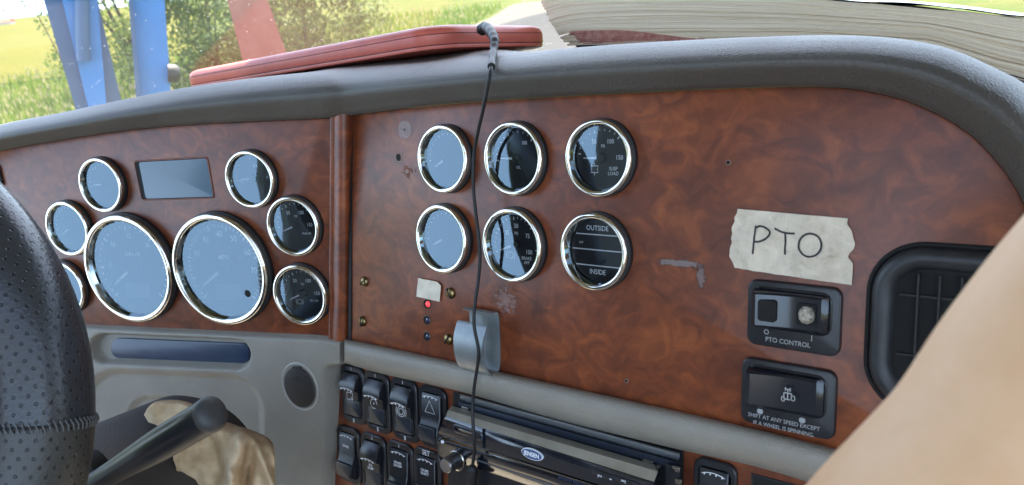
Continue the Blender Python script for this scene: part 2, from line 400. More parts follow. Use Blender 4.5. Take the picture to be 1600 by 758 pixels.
for _ in range(52000):
    az = R(random.uniform(-50, 12)); r_ = 5.5 * (9 ** random.random()); x, y = r_ * math.sin(az), r_ * math.cos(az)
    q = Vector((x, y)) - A
    if Bd.x * q.y - Bd.y * q.x < .2: continue
    z = gz(x, y); dens = noise.noise(Vector((x * .35, y * .35, 3)))
    h = random.uniform(.18, .5) * (1 + .5 * dens); wd = random.uniform(.004, .010) * (1 + r_ * .06)
    a = random.uniform(0, 6.28); lx, ly = math.cos(a), math.sin(a); b = random.uniform(.02, .35) * h
    bx, by = random.uniform(-1, 1) * b, random.uniform(-1, 1) * b - .06 * h
    seed = random.random() < .16
    t0 = min(.78, max(0, .42 + dens * .5 + random.uniform(-.25, .25)))
    n0 = len(gm.v)
    gm.v += [Vector((x - lx * wd, y - ly * wd, z)), Vector((x + lx * wd, y + ly * wd, z)), Vector((x + bx * .4 + lx * wd * .8, y + by * .4 + ly * wd * .8, z + h * .6)),
             Vector((x + bx * .4 - lx * wd * .8, y + by * .4 - ly * wd * .8, z + h * .6)), Vector((x + bx, y + by, z + h))]
    gm.f += [(n0, n0 + 1, n0 + 2, n0 + 3), (n0 + 3, n0 + 2, n0 + 4)]; ti += [t0 * .6, t0 * .6, t0, t0, t0 + .1]
    if seed:
        n0 = len(gm.v); tx, ty, tz = x + bx, y + by, z + h * 1.25; ww = wd * 2.2
        gm.v += [Vector((tx, ty, tz - .12)), Vector((tx + lx * ww, ty + ly * ww, tz - .05)), Vector((tx + bx * .4, ty + by * .4, tz + .03)), Vector((tx - lx * ww, ty - ly * ww, tz - .05))]
        gm.f.append((n0, n0 + 1, n0 + 2, n0 + 3)); ti += [.98, 1, 1, 1]
tag(gm.build('grass', M_grass, smooth=False, attr={'tint': ti}), 'tall meadow grass with seed heads', 'grass', kind='stuff')

def leafy(name, base, h, rx, ry, n, size, label, cat, group, tint=(0, 1), z0=.1, trunk=.03, seed=1, stems=5):
    rnd = random.Random(seed); B = Matrix.Translation(base)
    t = empty(name, B, label, cat, group, size=.3)
    tr = MB(); clumps = []
    for k in range(stems):
        a = rnd.uniform(0, 6.28); rr = rnd.uniform(.2, .8)
        top = Vector((rx * rr * math.cos(a), ry * rr * math.sin(a), h * rnd.uniform(.55, .92)))
        mid = top * .5 + Vector((0, 0, h * .08)); tr.add(*tube(crom([(0, 0, -.2), tuple(mid * .5), tuple(mid), tuple(top)], 4), [trunk * (1 - i / 15) for i in range(13)], 6))
    for k in range(max(14, n // 130)):
        a = rnd.uniform(0, 6.28); rr = math.sqrt(rnd.random()); zz = rnd.uniform(z0, 1)
        s = math.sin(math.pi * min(1, (.25 + .75 * zz))) ** .5
        clumps.append((Vector((rx * rr * s * math.cos(a), ry * rr * s * math.sin(a), h * zz)), rnd.uniform(.22, .42) * min(rx, h * .4), rnd.uniform(*tint)))
    lf = MB(); tt = []
    for _ in range(n):
        c, cr_, tn = rnd.choice(clumps); d = Vector((rnd.gauss(0, 1), rnd.gauss(0, 1), rnd.gauss(0, .8))); d = d.normalized() * cr_ * rnd.random() ** .4
        p = c + d; u = Vector((rnd.gauss(0, 1), rnd.gauss(0, 1), rnd.gauss(0, 1))).normalized(); v = u.orthogonal().normalized(); s = size * rnd.uniform(.6, 1.3)
        n0 = len(lf.v); lf.v += [p - u * s, p + v * s * .45, p + u * s, p - v * s * .45]; lf.f.append((n0, n0 + 1, n0 + 2, n0 + 3))
        q = max(0, min(1, tn + rnd.uniform(-.2, .2))); tt += [q] * 4
    tr.build('trunk', mat('bark', (.06, .045, .03), .9), t); lf.build('crown', M_leaf, t, smooth=False, attr={'tint': tt})
    return t
def gpos(px, dist):
    d = ray(px, 60); d = Vector((d.x, d.y)).normalized() * dist; return Vector((d.x, d.y, gz(d.x, d.y)))
leafy('hedge_bush', gpos(470, 19), 3.6, 1.9, 1.3, 15000, .06, 'dense green bush right of the red slanted board, nearest the road', 'bush', 'bushes beyond the windshield', (.1, .7), 0, seed=3)
leafy('hedge_bush', gpos(320, 21), 4.2, 1.7, 1.3, 14000, .06, 'grey-green bush between the narrow blue post and the red slanted board', 'bush', 'bushes beyond the windshield', (.0, .5), 0, seed=4)
leafy('field_tree', gpos(215, 24), 5.2, 2.3, 1.6, 11000, .065, 'light green tree seen between the two blue posts', 'tree', None, (.4, 1), .12, .09, seed=5)
leafy('field_tree', gpos(112, 17), 4.6, 1.7, 1.0, 1300, .055, 'tree with thin hanging twigs left of the wide blue post', 'tree', None, (.1, .5), .62, .02, seed=12, stems=1)
# far farmhouse on the ridge
fp = gpos(18, 240); fp.z = gz(fp.x, fp.y)
fh = empty('farmhouse', Matrix.Translation(fp), 'tiny red roofed farmhouse on the horizon at far left', 'house', size=2)
MB().add(*box(-1.5, 1.5, -1.2, 1.2, -1, 1.6)).build('wall', mat('farm_wall', (.6, .55, .5), .8), fh, smooth=False)
MB().add([(-1.7, -1.4, 1.55), (1.7, -1.4, 1.55), (1.7, 1.4, 1.55), (-1.7, 1.4, 1.55), (-1.7, 0, 2.5), (1.7, 0, 2.5)], [(0, 1, 5, 4), (2, 3, 4, 5), (0, 4, 3), (1, 2, 5), (0, 3, 2, 1)]).build('roof', mat('farm_roof', (.5, .12, .08), .8), fh, smooth=False)

# blue posts on the ground ahead of the truck, red slanted board
def pz(px, py, dist):
    d = ray(px, py); return CAM + d * (dist / math.hypot(d.x, d.y))
def post(name, quads, dist, depth, label):
    """quads: list of (px left top, px right top, px left bottom, px right bottom, material, proud)"""
    g0 = gpos((quads[0][2] + quads[-1][3]) / 2, dist)
    t = empty(name, Matrix.Translation(g0), label, 'post', size=.2)
    I = Matrix.Identity(4)
    for nm, xa, xb, ya, yb, m, pr_ in quads:
        s = MB(); vs = []
        for (x, y) in ((xa, -220), (xb, -220), (yb, 175), (ya, 175)):
            # straight continuation of the edge seen between y=0 and y=160
            pass
        def X(x0, x1, y): return x0 + (x1 - x0) * y / 160.0
        rows = [-260, 0, 160, 420]
        for dpt in (0, depth):
            for y in rows:
                for a, b in ((xa, ya), (xb, yb)):
                    q = pz(X(a, b, y), y, dist - pr_ + dpt); vs.append(q)
        zt = min(v.z for v in vs)
        fs = []
        for r in range(3):
            o = r * 2; fs.append((o, o + 1, o + 3, o + 2)); o2 = 8 + o; fs.append((o2 + 1, o2, o2 + 2, o2 + 3))
            fs.append((o, o + 2, o2 + 2, o2)); fs.append((o + 1, o2 + 1, o2 + 3, o + 3))
        fs += [(0, 8, 9, 1), (6, 7, 15, 14)]
        s.add(vs, fs); s.build(nm, m, t, M=I, smooth=False)
    return t
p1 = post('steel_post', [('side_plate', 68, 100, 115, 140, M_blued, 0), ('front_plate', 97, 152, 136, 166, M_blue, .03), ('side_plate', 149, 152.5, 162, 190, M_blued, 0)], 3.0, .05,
     'wide blue steel post of folded plates at the left, outside the windshield')
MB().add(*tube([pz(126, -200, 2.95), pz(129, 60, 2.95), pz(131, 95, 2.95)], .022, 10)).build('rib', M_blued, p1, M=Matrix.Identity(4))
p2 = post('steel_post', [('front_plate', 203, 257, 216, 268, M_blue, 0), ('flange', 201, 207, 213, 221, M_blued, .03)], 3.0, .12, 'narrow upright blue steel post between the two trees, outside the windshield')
MB().add(*tube([pz(262, 114, 3.0), pz(275, 115, 3.0), pz(281, 115, 3.0)], [.032, .032, .022], 16)).build('bolt', M_blackm, p2, M=Matrix.Identity(4))
rb = post('red_reflection', [('reflection', 355, 418, 396, 475, mat('reflected_red', (.34, .08, .05), .6, var=(4, (.42, .14, .1))), 0)], 4.2, .05, 'faded red board outside the windshield standing in for the mirrored red case')  # solid stand-in for the red case mirrored in the windshield
rb['category'] = 'reflection'

# ------------------------------------------------------------------ dashboard
dash = empty('dashboard', PR.M(), 'burl wood truck dashboard with dark padded cowl and grey plastic trim', 'dashboard', size=.1)
# (inner px, outer px) pairs along the cowl
ST = [((-140, 290), (-140, 262), 0), ((-60, 256), (-60, 218), 0), ((0, 236), (0, 195), 0), ((96, 219), (96, 176), 0), ((200, 204), (191, 156), 0), ((300, 195), (290, 137), 0), ((400, 190), (395, 122), 0), ((500, 185.5), (500, 111), 0),
      ((548, 181), (548, 106), 1), ((650, 168), (650, 98), 1), ((760, 158), (760, 88), 1), ((880, 151), (880, 76), 1), ((1000, 145), (1000, 67), 1), ((1150, 138), (1150, 59), 1), ((1275, 136), (1290, 55), 1), ((1350, 142), (1390, 59), 1),
      ((1425, 161), (1480, 75), 1), ((1500, 199), (1560, 109), 1), ((1550, 244), (1612, 140), 1), ((1595, 309), (1680, 215), 1), ((1625, 400), (1730, 330), 1), ((1640, 560), (1760, 560), 1), ((1640, 800), (1760, 830), 1)]
PROF = [(.0, -.004), (0.0, .004), (.03, .010), (.12, .014), (.25, .020), (.38, .027), (.47, .030), (.56, .029), (.68, .024), (.8, .014), (.9, .002), (.97, -.014), (1.0, -.030), (1.0, -.05)]
rings = []
for (pi, po, rp) in ST:
    P = PR if rp else PL; ring = []
    for t, o in PROF[:-1]:
        ring.append(P.hit(pi[0] + (po[0] - pi[0]) * t, pi[1] + (po[1] - pi[1]) * t, o))
    e = ring[-1]
    dy_ = ray(*po); dy_ = dy_ / dy_.y; rise = .11 * sm(430, 560, po[0]) * (1 - sm(780, 830, po[0])) - .05
    for k in (.02, .05, .12, .3): ring.append(e + dy_ * k + Vector((0, 0, k * (rise if k < .2 else rise * .6 - .03))))
    rings.append([tuple(p) for p in ring])
nr = len(rings[0]); SUBD = 8
cols = [crom([r[k] for r in rings], SUBD) for k in range(nr)]; ns = len(cols[0])
pad = MB(); pad.v = [Vector(cols[k][i]) for i in range(ns) for k in range(nr)]
for i in range(ns - 1):
    for k in range(nr - 1): pad.f.append((i * nr + k, (i + 1) * nr + k, (i + 1) * nr + k + 1, i * nr + k + 1))
I4 = Matrix.Identity(4)
pad.v = [dash.matrix_basis.inverted() @ v for v in pad.v]
pad.build('padded_cowl', M_pad, dash, ang=80)
def topslope(px, beyond):
    """point on the dash top behind the ridge"""
    pass

# right wood panel
inner = [PR.loc(*s[0]) for s in ST[8:]]; inner = crom(inner, 8)
polyR = [PR.loc(549, 181)] + inner[1:] + [PR.loc(1640, 815), PR.loc(1300, 735), PR.loc(900, 628), PR.loc(700, 579), PR.loc(546, 540)]
lu = lambda px, py: PR.loc(px, py)
pa = [lu(790, 470) + (.035, .028, (.28, .22, .21, .42), 230, .62), lu(1062, 412) + (.028, .0045, (.22, .19, .18, .7), 260, .35), lu(1095, 432) + (.006, .012, (.2, .17, .16, .6), 260, .42),
      lu(760, 400) + (.010, .02, (.25, .2, .2, .5), 300, .75), lu(636, 268) + (.02, .016, (.3, .25, .23, .35), 120, .7)]
M_woodR = wood_mat('burl_veneer', pa); M_wood = wood_mat('burl_veneer_plain')
def flat(poly, z=0, zb=-.004): return slab(poly, zb, z, .0008, 2)
MB().add(*flat(polyR)).build('wood_panel', M_woodR, dash)
# left wood panel
innL = crom([PL.loc(*s[0]) for s in ST[1:8]], 8)
polyL = innL + [PL.loc(520, 185), PL.loc(516, 530), PL.loc(400, 521), PL.loc(130, 512), PL.loc(-60, 505)]
MB().add(*flat(polyL)).build('wood_panel', M_wood, dash, M=PL.M())
# pillar strip between the panels
s = MB(); prof = [(518, 0), (518.5, .003), (520, .0045), (523, .0045), (524.5, .0035), (526, .004), (529, .0056), (537, .0062), (543, .0058), (546, .004), (547, 0), (547, -.02)]
for (yt, dx) in ((176, 0), (530, -3)):
    for x, o in prof:
        q = PL.M().inverted() @ PL.hit(x + dx, yt, 0); s.v.append(Vector((q.x, q.y, o)))
n_ = len(prof)
for i in range(n_ - 1): s.f.append((i, n_ + i, n_ + i + 1, i + 1))
s.f.append(tuple(range(n_, 2 * n_)))
s.build('pillar_strip', wood_mat('pillar_veneer'), dash, M=PL.M(), ang=60)
a, b = PR.loc(545, 178), PR.loc(552, 545)
MB().add(*slab([PR.loc(548, 180), PR.loc(551.5, 180), PR.loc(549.5, 540), PR.loc(545, 540)], -.01, .0010, 0)).build('panel_gap', M_hole, dash)
bk_ = [PR.hit(x, y, -.03) for x, y in ((440, 172), (640, 160), (640, 600), (440, 600))]
bb_ = MB(); bb_.add([FR[dash].inverted() @ p for p in bk_], [(3, 2, 1, 0)]); bb_.build('backing_plate', M_hole, dash)
# lower centre wood panel
OFFC = -.014
c = [PR.loc(x, y, OFFC) for x, y in ((524, 558), (1400, 760), (1400, 1000), (520, 1000))]
MB().add(*[[(x, y, OFFC) for x, y in c], [(3, 2, 1, 0)]]).build('wood_panel', M_woodR, dash)
# trim bar under the right panel
tb = [((538.5, 529), (538, 567)), ((600, 541.5), (600, 585)), ((715, 566), (715, 611)), ((868, 600), (868, 655)), ((1050, 640), (1050, 700)), ((1180, 670), (1180, 729)), ((1290, 697), (1290, 762)), ((1420, 730), (1420, 805))]
tp = [(0, -.002), (.02, .004), (.08, .0085), (.2, .0125), (.38, .0145), (.6, .014), (.8, .010), (.92, .004), (1.0, -.004), (1.0, -.016)]
s = MB()
cols = crom([tuple(c for t, o in tp for c in (Vector(PR.loc(a[0] + (b[0] - a[0]) * t, a[1] + (b[1] - a[1]) * t, o)).to_3d() + Vector((0, 0, o)))) for a, b in tb], 6)
for cc in cols:
    for k in range(len(tp)): s.v.append(Vector(cc[3 * k:3 * k + 3]))
nt_ = len(tp)
for i in range(len(cols) - 1):
    for k in range(nt_ - 1): s.f.append((i * nt_ + k, i * nt_ + k + 1, (i + 1) * nt_ + k + 1, (i + 1) * nt_ + k))
s.f.append(tuple(range(nt_))[::-1])
s.build('trim_bar', M_grey, dash, ang=60)
# grey knee panel under the cluster (relief surface)
def sdrr(x, y, cx, cy, hw, hh, r):
    qx, qy = abs(x - cx) - hw + r, abs(y - cy) - hh + r
    return math.hypot(max(qx, 0), max(qy, 0)) + min(max(qx, qy), 0) - r
def ytop(x): return 504 + .047 * (x - 100) + (max(0, x - 480) / 60) ** 2 * 3
def knee(px, py):
    o = .012 * sm(-1, 9, py - ytop(px)) - .004
    sk = py - .043 * (px - 270)
    o -= .012 * (1 - sm(-3, 5, sdrr(px, sk, 269, 548, 122, 21, 20)))          # storage slot
    o -= .006 * (1 - sm(-9, 7, sdrr(px, sk, 273, 690, 138, 108, 55)))          # shallow recess
    o -= .004 * (1 - sm(-5, 5, sdrr(px, sk, 262, 725, 62, 100, 30)))
    o -= .030 * sm(505, 531, px - .0 * (py - 570)) * sm(566, 582, py)     # right hand side rolls back
    o -= .030 * sm(534, 537.5, px)
    return o
s = MB(); gx = [-140 + 3 * i for i in range(60)] + [40 + 2 * i for i in range(250)]; gy = [500 + 2 * i for i in range(165)]
gx = [x for x in gx if x <= 538]
for py in gy:
    for px in gx:
        yy = py
        if py == 500: yy = ytop(px) - 1
        elif py < ytop(px): yy = ytop(px)
        o = knee(px, yy) if py > 500 else -.012
        q = PL.loc(px, yy, .004); s.v.append(Vector((q[0], q[1], o)))
n_ = len(gx)
for j in range(len(gy) - 1):
    for i in range(n_ - 1): s.f.append((j * n_ + i, (j + 1) * n_ + i, (j + 1) * n_ + i + 1, j * n_ + i + 1))
s.build('knee_panel', M_grey, dash, M=PL.M(), ang=80)
# glossy insert in the slot
pl = [PL.loc(x, y + .043 * (x - 270), -.001) for x, y in rrect(216, 31, 12, 6, 281, 548)]
MB().add(*slab(pl, -.006, -.0015, .0006)).build('slot_insert', mat('smoked_plastic', (.025, .045, .085), .24, ior=1.45, var=(30, (.035, .055, .095), .08)), dash, M=PL.M())
# dark side wall of the knee panel / console corner
a0 = PL.loc(534, 566, -.02)
# ------------------------------------------------------------------ gauges
def _u(): pass
def arc_pt(r, deg): return (r * math.cos(R(deg)), r * math.sin(R(deg)))
def gauge(P, c, d, label, cat='gauge', needle=None, marks=(), ticks=None, big=False, kind='dial', group='chrome ringed gauges on the dashboard', orange=()):
    top = P.hit(c[0], c[1] - d / 2, .008); bot = P.hit(c[0], c[1] + d / 2, .008); r = (top - bot).length / 2 * (.968 if big else 1)
    t = empty('gauge', P.M(P.hit(c[0], c[1], .008) - P.N * .008), label, cat, group)
    h = .0135 if not big else .017
    ri = r * (.825 if not big else .868)
    pr_ = [(r * .985, -.001), (r * 1.0, .001), (r * .992, h * .55)]
    MB().add(*lathe([(r * 1.02, 0), (r * 1.02, h * .3), (r * .97, h * .32)])).build('mounting_ring', M_blackm, t)
    rb_ = (r - ri) * .5; zc = h * .62
    ring = [(r * .985, h * .3)]
    for k in range(0, 13):
        a = R(-20 + 200 * k / 12); ring.append((r - rb_ * .8 + rb_ * .8 * math.cos(a), zc + rb_ * .62 * math.sin(a)))
    ring += [(ri * 1.0, h * .42), (ri * .985, h * .2)]
    MB().add(*lathe(ring)).build('bezel', M_chrome, t, ang=50)
    zf = h * .10
    fc_ = MB().add(*lathe([(ri * .99, h * .22), (ri * .985, zf), (ri * .5, zf), (0.0001, zf)])).build('dial_face', M_face, t)
    mk = MB()
    if ticks:
        a0, a1, n, maj = ticks
        for k in range(n + 1):
            a = a0 + (a1 - a0) * k / n; L_ = .10 if k % maj == 0 else .06
            p, q = arc_pt(ri * .90, a), arc_pt(ri * (.90 - L_), a); mk.add(*stroke([p, q], ri * (.035 if k % maj == 0 else .022), zf + .0003))
    for body, sx_, x, y in marks: mk.add(*text(body, sx_ * ri, x * ri, y * ri, zf + .0003, .9, .008))
    if kind == 'thermo':
        for yy in (.50, .02, -.48):
            wv = math.sqrt(max(0, .93 ** 2 - yy * yy)) * ri; mk.add(*stroke([(-wv, yy * ri), (wv, yy * ri)], ri * .035, zf + .0003))
    if mk.v: mk.build('markings', M_white, fc_, smooth=False)
    if orange:
        om = MB()
        for body, sx_, x, y in orange: om.add(*text(body, sx_ * ri, x * ri, y * ri, zf + .0003, .9, .008))
        om.build('markings', M_orange, fc_, smooth=False)
    if big:
        MB().add(*slab(rrect(ri * .66, ri * .34, ri * .08, 5, ri * .0, -ri * .5), zf, zf + .0006, .0002)).build('odometer_window', mat('lcd', (.10, .12, .13), .3), fc_)
    if needle is not None:
        off_, ang_ = (0, needle) if not isinstance(needle, tuple) else needle
        nd = MB(); u = Vector(arc_pt(1, ang_)); v = Vector((-u.y, u.x)); zz = zf + .0022
        L_ = ri * (.66 if not big else .70)
        a = u * L_; bk = -u * ri * .05; wn, wb = ri * .012, ri * .055
        if big: wb = ri * .035
        top_ = [(bk + v * wb), (bk - v * wb), (a - v * wn), (a + v * wn)]
        nd.add([(p.x, p.y, z) for z in (zz - .0006, zz) for p in top_], [(4, 5, 6, 7), (0, 4, 7, 3), (1, 2, 6, 5), (0, 1, 5, 4), (2, 3, 7, 6)])
        nd_ = nd.build('needle', M_needle, t, smooth=False)
        MB().add(*lathe([(ri * .17, zf), (ri * .16, zz + .0004), (ri * .13, zz + .0012), (.0001, zz + .0013)], 32)).build('needle_hub', M_blackm, nd_)
    zg = h * .40
    MB().add(*lathe([(ri * 1.0, zg), (ri * .5, zg + .0003), (.0001, zg + .0004)])).build('glass', M_glass, t)
    return t
psi = [('50', .2, -.30, .50), ('PSI', .13, .03, .36), ('100', .2, .30, .50), ('150', .2, .62, .0)]
TK = (185, 45, 10, 5)
gauge(PL, (157, 289.5), 83, 'small left cluster gauge with a level needle left of the display window', needle=180, ticks=TK)
gauge(PL, (105, 357.5), 82, 'small left cluster gauge with slanted needle just clear of the steering wheel rim', needle=205, ticks=TK)
gauge(PL, (99, 450), 78, 'small left cluster gauge half hidden behind the steering wheel rim', needle=205, ticks=TK)
gauge(PL, (201.5, 420), 166, 'large tachometer with evenly blue reflecting glass, left of the speedometer', needle=213, big=True, ticks=(225, -45, 30, 5), marks=[('5', .14, -.62, .05), ('10', .14, -.42, .50), ('15', .14, .05, .68), ('20', .14, .5, .48), ('RPM x 100', .1, .05, .28)])
gauge(PL, (344.5, 421), 174, 'large speedometer marked MPH with a dark spot near its lower right rim', needle=212, big=True, ticks=(225, -45, 45, 5),
      marks=[('20', .16, -.62, .30), ('30', .16, -.34, .58), ('40', .17, .02, .70), ('50', .17, .36, .60), ('60', .17, .64, .32), ('70', .17, .72, -.05), ('MPH', .14, .03, .22)],
      orange=[('40', .09, -.36, .3), ('60', .09, -.08, .44), ('80', .09, .22, .42), ('km/h', .08, .02, .34), ('100', .09, .42, .22)])
gauge(PL, (390, 280.5), 89, 'small gauge marked 1/2 right of the cluster display', needle=182, ticks=(185, 0, 4, 2), marks=[('1/2', .18, .18, .52), ('E', .2, -.6, -.1), ('F', .2, .7, .0)])
gauge(PL, (457.5, 354), 92, 'air pressure gauge marked PRIM AIR, middle one right of the speedometer', needle=200, ticks=TK, marks=psi + [('PRIM AIR', .12, .42, -.35)])
gauge(PL, (468.5, 461), 92, 'air pressure gauge marked SEC AIR, lowest one right of the speedometer', needle=202, ticks=TK, marks=psi + [('SEC AIR', .12, .45, -.30)])
gauge(PR, (691, 248.5), 107, 'blue reflecting gauge at the top left of the right panel, left of the hanging cable', needle=208, ticks=TK)
gauge(PR, (801, 248), 116, 'top gauge right of the cable, the cable mirrored in it', needle=180, ticks=TK, marks=[('100', .17, .30, .50), ('OIL', .13, .03, -.3)])
gauge(PR, (934, 247), 122, 'gauge marked SUSP LOAD with a dark dial, at the upper right of the gauges', needle=181, ticks=(172, 46, 10, 5), marks=psi + [('SUSP\nLOAD', .16, .40, -.42)])
gauge(PR, (689, 373.5), 107, 'blue reflecting gauge above the small square of tape', needle=205, ticks=TK)
gauge(PR, (799, 383.5), 116, 'gauge marked BRAKE APP just right of the hanging cable', needle=200, ticks=(200, -10, 20, 5), marks=[('25', .2, -.36, .36), ('50', .2, .02, .60), ('PSI', .14, .02, .36), ('75', .2, .48, .30), ('100', .2, .52, -.22), ('BRAKE\nAPP', .15, .42, -.50)])
tg = gauge(PR, (926.5, 393.5), 121, 'round thermometer display marked OUTSIDE and INSIDE', cat='thermometer', kind='thermo', marks=[('OUTSIDE', .22, .0, .70), ('INSIDE', .22, .0, -.68), ('OFF', .1, -.6, .22)])
tg.name = 'thermometer'
# icons on two dials
for o in [o for o in sc.objects if o.get('label', '').startswith('gauge marked SUSP')]:
    r_ = .0235; ic = MB(); k = r_ * .9
    ic.add(*stroke([(-.50 * k, -.30 * k), (-.18 * k, -.30 * k), (-.22 * k, -.42 * k), (-.18 * k, -.54 * k), (-.50 * k, -.54 * k), (-.46 * k, -.42 * k)], .0006, .0014, closed=True))
    ic.add(*stroke([(-.34 * k, -.2 * k), (-.34 * k, -.3 * k)], .0005, .0014)); ic.add(*stroke([(-.34 * k, -.54 * k), (-.34 * k, -.64 * k)], .0005, .0014))
    ic.build('markings', M_white, [c_ for c_ in o.children if c_.name.startswith('dial_face')][0], smooth=False)
for o in [o for o in sc.objects if o.get('label', '').startswith(('gauge marked BRAKE', 'air pressure gauge marked SEC'))]:
    k = .023; ic = MB(); cx0 = -.28 * k; cy0 = -.42 * k
    ic.add(*stroke([(cx0 + .12 * k * math.cos(a * .3), cy0 + .12 * k * math.sin(a * .3)) for a in range(21)], .0005, .0014, closed=True))
    for s_ in (1, -1): ic.add(*stroke([(cx0 + s_ * .2 * k * math.cos(a * .2 - .7), cy0 + .2 * k * math.sin(a * .2 - .7)) for a in range(8)], .0005, .0014))
    ic.build('markings', M_white, [c_ for c_ in o.children if c_.name.startswith('dial_face')][0], smooth=False)
# dark spot on the speedometer glass: a suction mark
t = empty('suction_cup', PL.at(384, 460, .010), 'small black suction spot stuck on the speedometer glass', 'suction cup')
MB().add(*lathe([(.0048, -.0045), (.0046, -.0035), (.003, -.002), (.0001, -.0015)], 24)).build('cup', M_hole, t)

# cluster display
cD = (271.5, 280); t = empty('display', PL.at(*cD), 'rectangular message display window in the left cluster', 'display')
a = [PL.rel(cD, x, y) for x, y in ((213, 250), (329, 246), (331, 314), (215, 311))]
wd = (a[1][0] - a[0][0] + a[2][0] - a[3][0]) / 2; ht = (a[0][1] - a[3][1] + a[1][1] - a[2][1]) / 2
MB().add(*frame_prism(rrect(wd, ht, .004), rrect(wd - .003, ht - .003, .003), -.004, .0012, .0005)).build('display_frame', M_wood, t)
MB().add(*slab(rrect(wd - .001, ht - .001, .003), -.004, .00035, 0)).build('display_recess', M_hole, t)
MB().add(*slab(rrect(wd - .009, ht - .004, .003, 6, .003, 0), -.001, .0009, .0003)).build('screen', M_screen, t)

# ------------------------------------------------------------------ screws, holes, sticker, lights
def screw(c, ang, label):
    t = empty('screw', PR.at(*c), label, 'screw', 'brass slotted screws on the right panel')
    r = .0054; MB().add(*lathe([(r, 0), (r * .98, .0012), (r * .8, .0024), (r * .45, .0031), (.0001, .0034)], 32)).build('screw_head', M_brass, t); hd_ = t.children[0]
    M = Matrix.Rotation(R(ang), 4, 'Z'); v, f_ = box(-r * .92, r * .92, -.00055, .00055, .0012, .0036); MB().add(v, f_, M).build('slot', M_hole, hd_, smooth=False)
screw((570, 440), 40, 'brass screw at the upper left, beside the panel seam')
screw((567, 502), 88, 'brass screw at the lower left, beside the panel seam')
screw((704.5, 458), -62, 'brass screw right of the small square of tape')
screw((701, 530), 50, 'brass screw partly covered by the metal clip')
def tinyhole(c, r, label, ring=.0):
    t = empty('drill_hole', PR.at(*c), label, 'hole', 'screw holes in the wood panel')
    MB().add(*lathe([(r * 1.35, 0), (r * 1.2, .0005), (r, .0004)], 24)).build('worn_edge', mat('bare_wood', (.30, .20, .15), .8), t)
    MB().add(*disc(r * 1.02, .0003, 24)).build('cavity', M_hole, t)
tinyhole((623, 246), .0034, 'open drilled hole below the clear sticker left of the gauges')
tinyhole((1138, 254), .0014, 'small drilled hole in bare wood right of the SUSP LOAD gauge')
tinyhole((979, 595), .0012, 'small drilled hole just above the grey trim bar')
t = empty('sticker', PR.at(633, 203), 'round clear sticker over a small hole left of the top gauge', 'sticker')
m = mat('clear_film', (.45, .36, .34), .3); m.node_tree.nodes['Principled BSDF'].inputs['Alpha'].default_value = .28
MB().add(*lathe([(.0088, .0002), (.0086, .0005), (.0001, .0005)], 40)).build('film', m, t)
MB().add(*disc(.0008, .0009, 12, .0012)).build('pin_hole', M_hole, t)
for c, lit, lab in (((667.5, 475), 1, 'glowing red indicator lamp under the small square of tape'), ((667.5, 500), 0, 'middle unlit indicator lamp of the column of three'), ((667.5, 525.5), 0, 'lowest unlit indicator lamp, left of the clip')):
    t = empty('indicator_lamp', PR.at(*c), lab, 'indicator lamp', 'indicator lamps in a column')
    r = .0044; MB().add(*lathe([(r * 1.12, 0), (r * 1.1, .0006), (r, .0008), (r * .97, .0002)], 28)).build('lamp_rim', mat('rim_brown', (.14, .09, .06), .4, .4), t)
    MB().add(*lathe([(r, .0002), (r * .6, .0003), (.0001, .0004)], 28)).build('cavity', M_hole, t)
    v, f_ = lathe([(r * .62, .0003), (r * .45, .0012), (.0001, .0016)], 24); MB().add([(x + r * .25, y, z) for x, y, z in v], f_).build('lens', M_led if lit else M_lens, t)

# tapes
def tape(name, c, left, right, label, amp, nx_=60, ny_=26, off=.0006, seed=0):
    t = empty(name, PR.at(*c), label, 'tape')
    Lp = [PR.rel(c, *p) for p in left]; Rp = [PR.rel(c, *p) for p in right]
    def samp(pl_, s):
        n = len(pl_) - 1; k = min(int(s * n), n - 1); f_ = s * n - k; return Vector(pl_[k]).lerp(Vector(pl_[k + 1]), f_)
    def zf(x, y):
        q = Vector((x * 60 + seed, y * 75, seed)); 
        return off + amp * (.5 + .5 * noise.noise(q)) + amp * .9 * abs(noise.noise(q * 2.3)) + amp * .5 * max(0, math.sin(x * 180 + 2 * noise.noise(q))) * sm(-.003, .006, -y)
    s = MB()
    for j in range(ny_ + 1):
        a_, b_ = samp(Lp, j / ny_), samp(Rp, j / ny_)
        for i in range(nx_ + 1):
            p = a_.lerp(b_, i / nx_); s.v.append(Vector((p.x, p.y, zf(p.x, p.y))))
    for j in range(ny_):
        for i in range(nx_): q = j * (nx_ + 1) + i; s.f.append((q, q + nx_ + 1, q + nx_ + 2, q + 1))
    o = s.build('tape_strip', M_tape, t, ang=60)
    return t, zf
cT = (1240, 385)
t, zf = tape('masking_tape', cT, [(1154, 326), (1153, 333), (1149, 340), (1150, 346), (1145, 355), (1146, 363), (1144, 372), (1145, 380), (1142, 388), (1141, 401), (1146, 408), (1149, 418)],
             [(1326, 341), (1325, 350), (1331, 357), (1334, 366), (1338, 382), (1336, 388), (1329, 395), (1326, 401), (1330, 406), (1335, 411), (1334, 428), (1332, 445)], 'torn strip of masking tape with PTO handwritten in black', .0020)
ink = MB()
def z4(x, y): return PR.rel(cT, 1120 + x / 3.79, 300 + y / 3.79, .001)
def hand(pts, n=8, closed=False):
    pts = crom([z4(*p) for p in pts], n); ink.add(*stroke(pts, .00135, .0004, zf, closed))
hand([(237, 198), (229, 280), (222, 365)]); hand([(236, 212), (262, 200), (300, 212), (322, 240), (300, 272), (262, 290), (232, 292)])
hand([(350, 213), (385, 232), (425, 242), (470, 243)]); hand([(411, 243), (412, 300), (408, 370)])
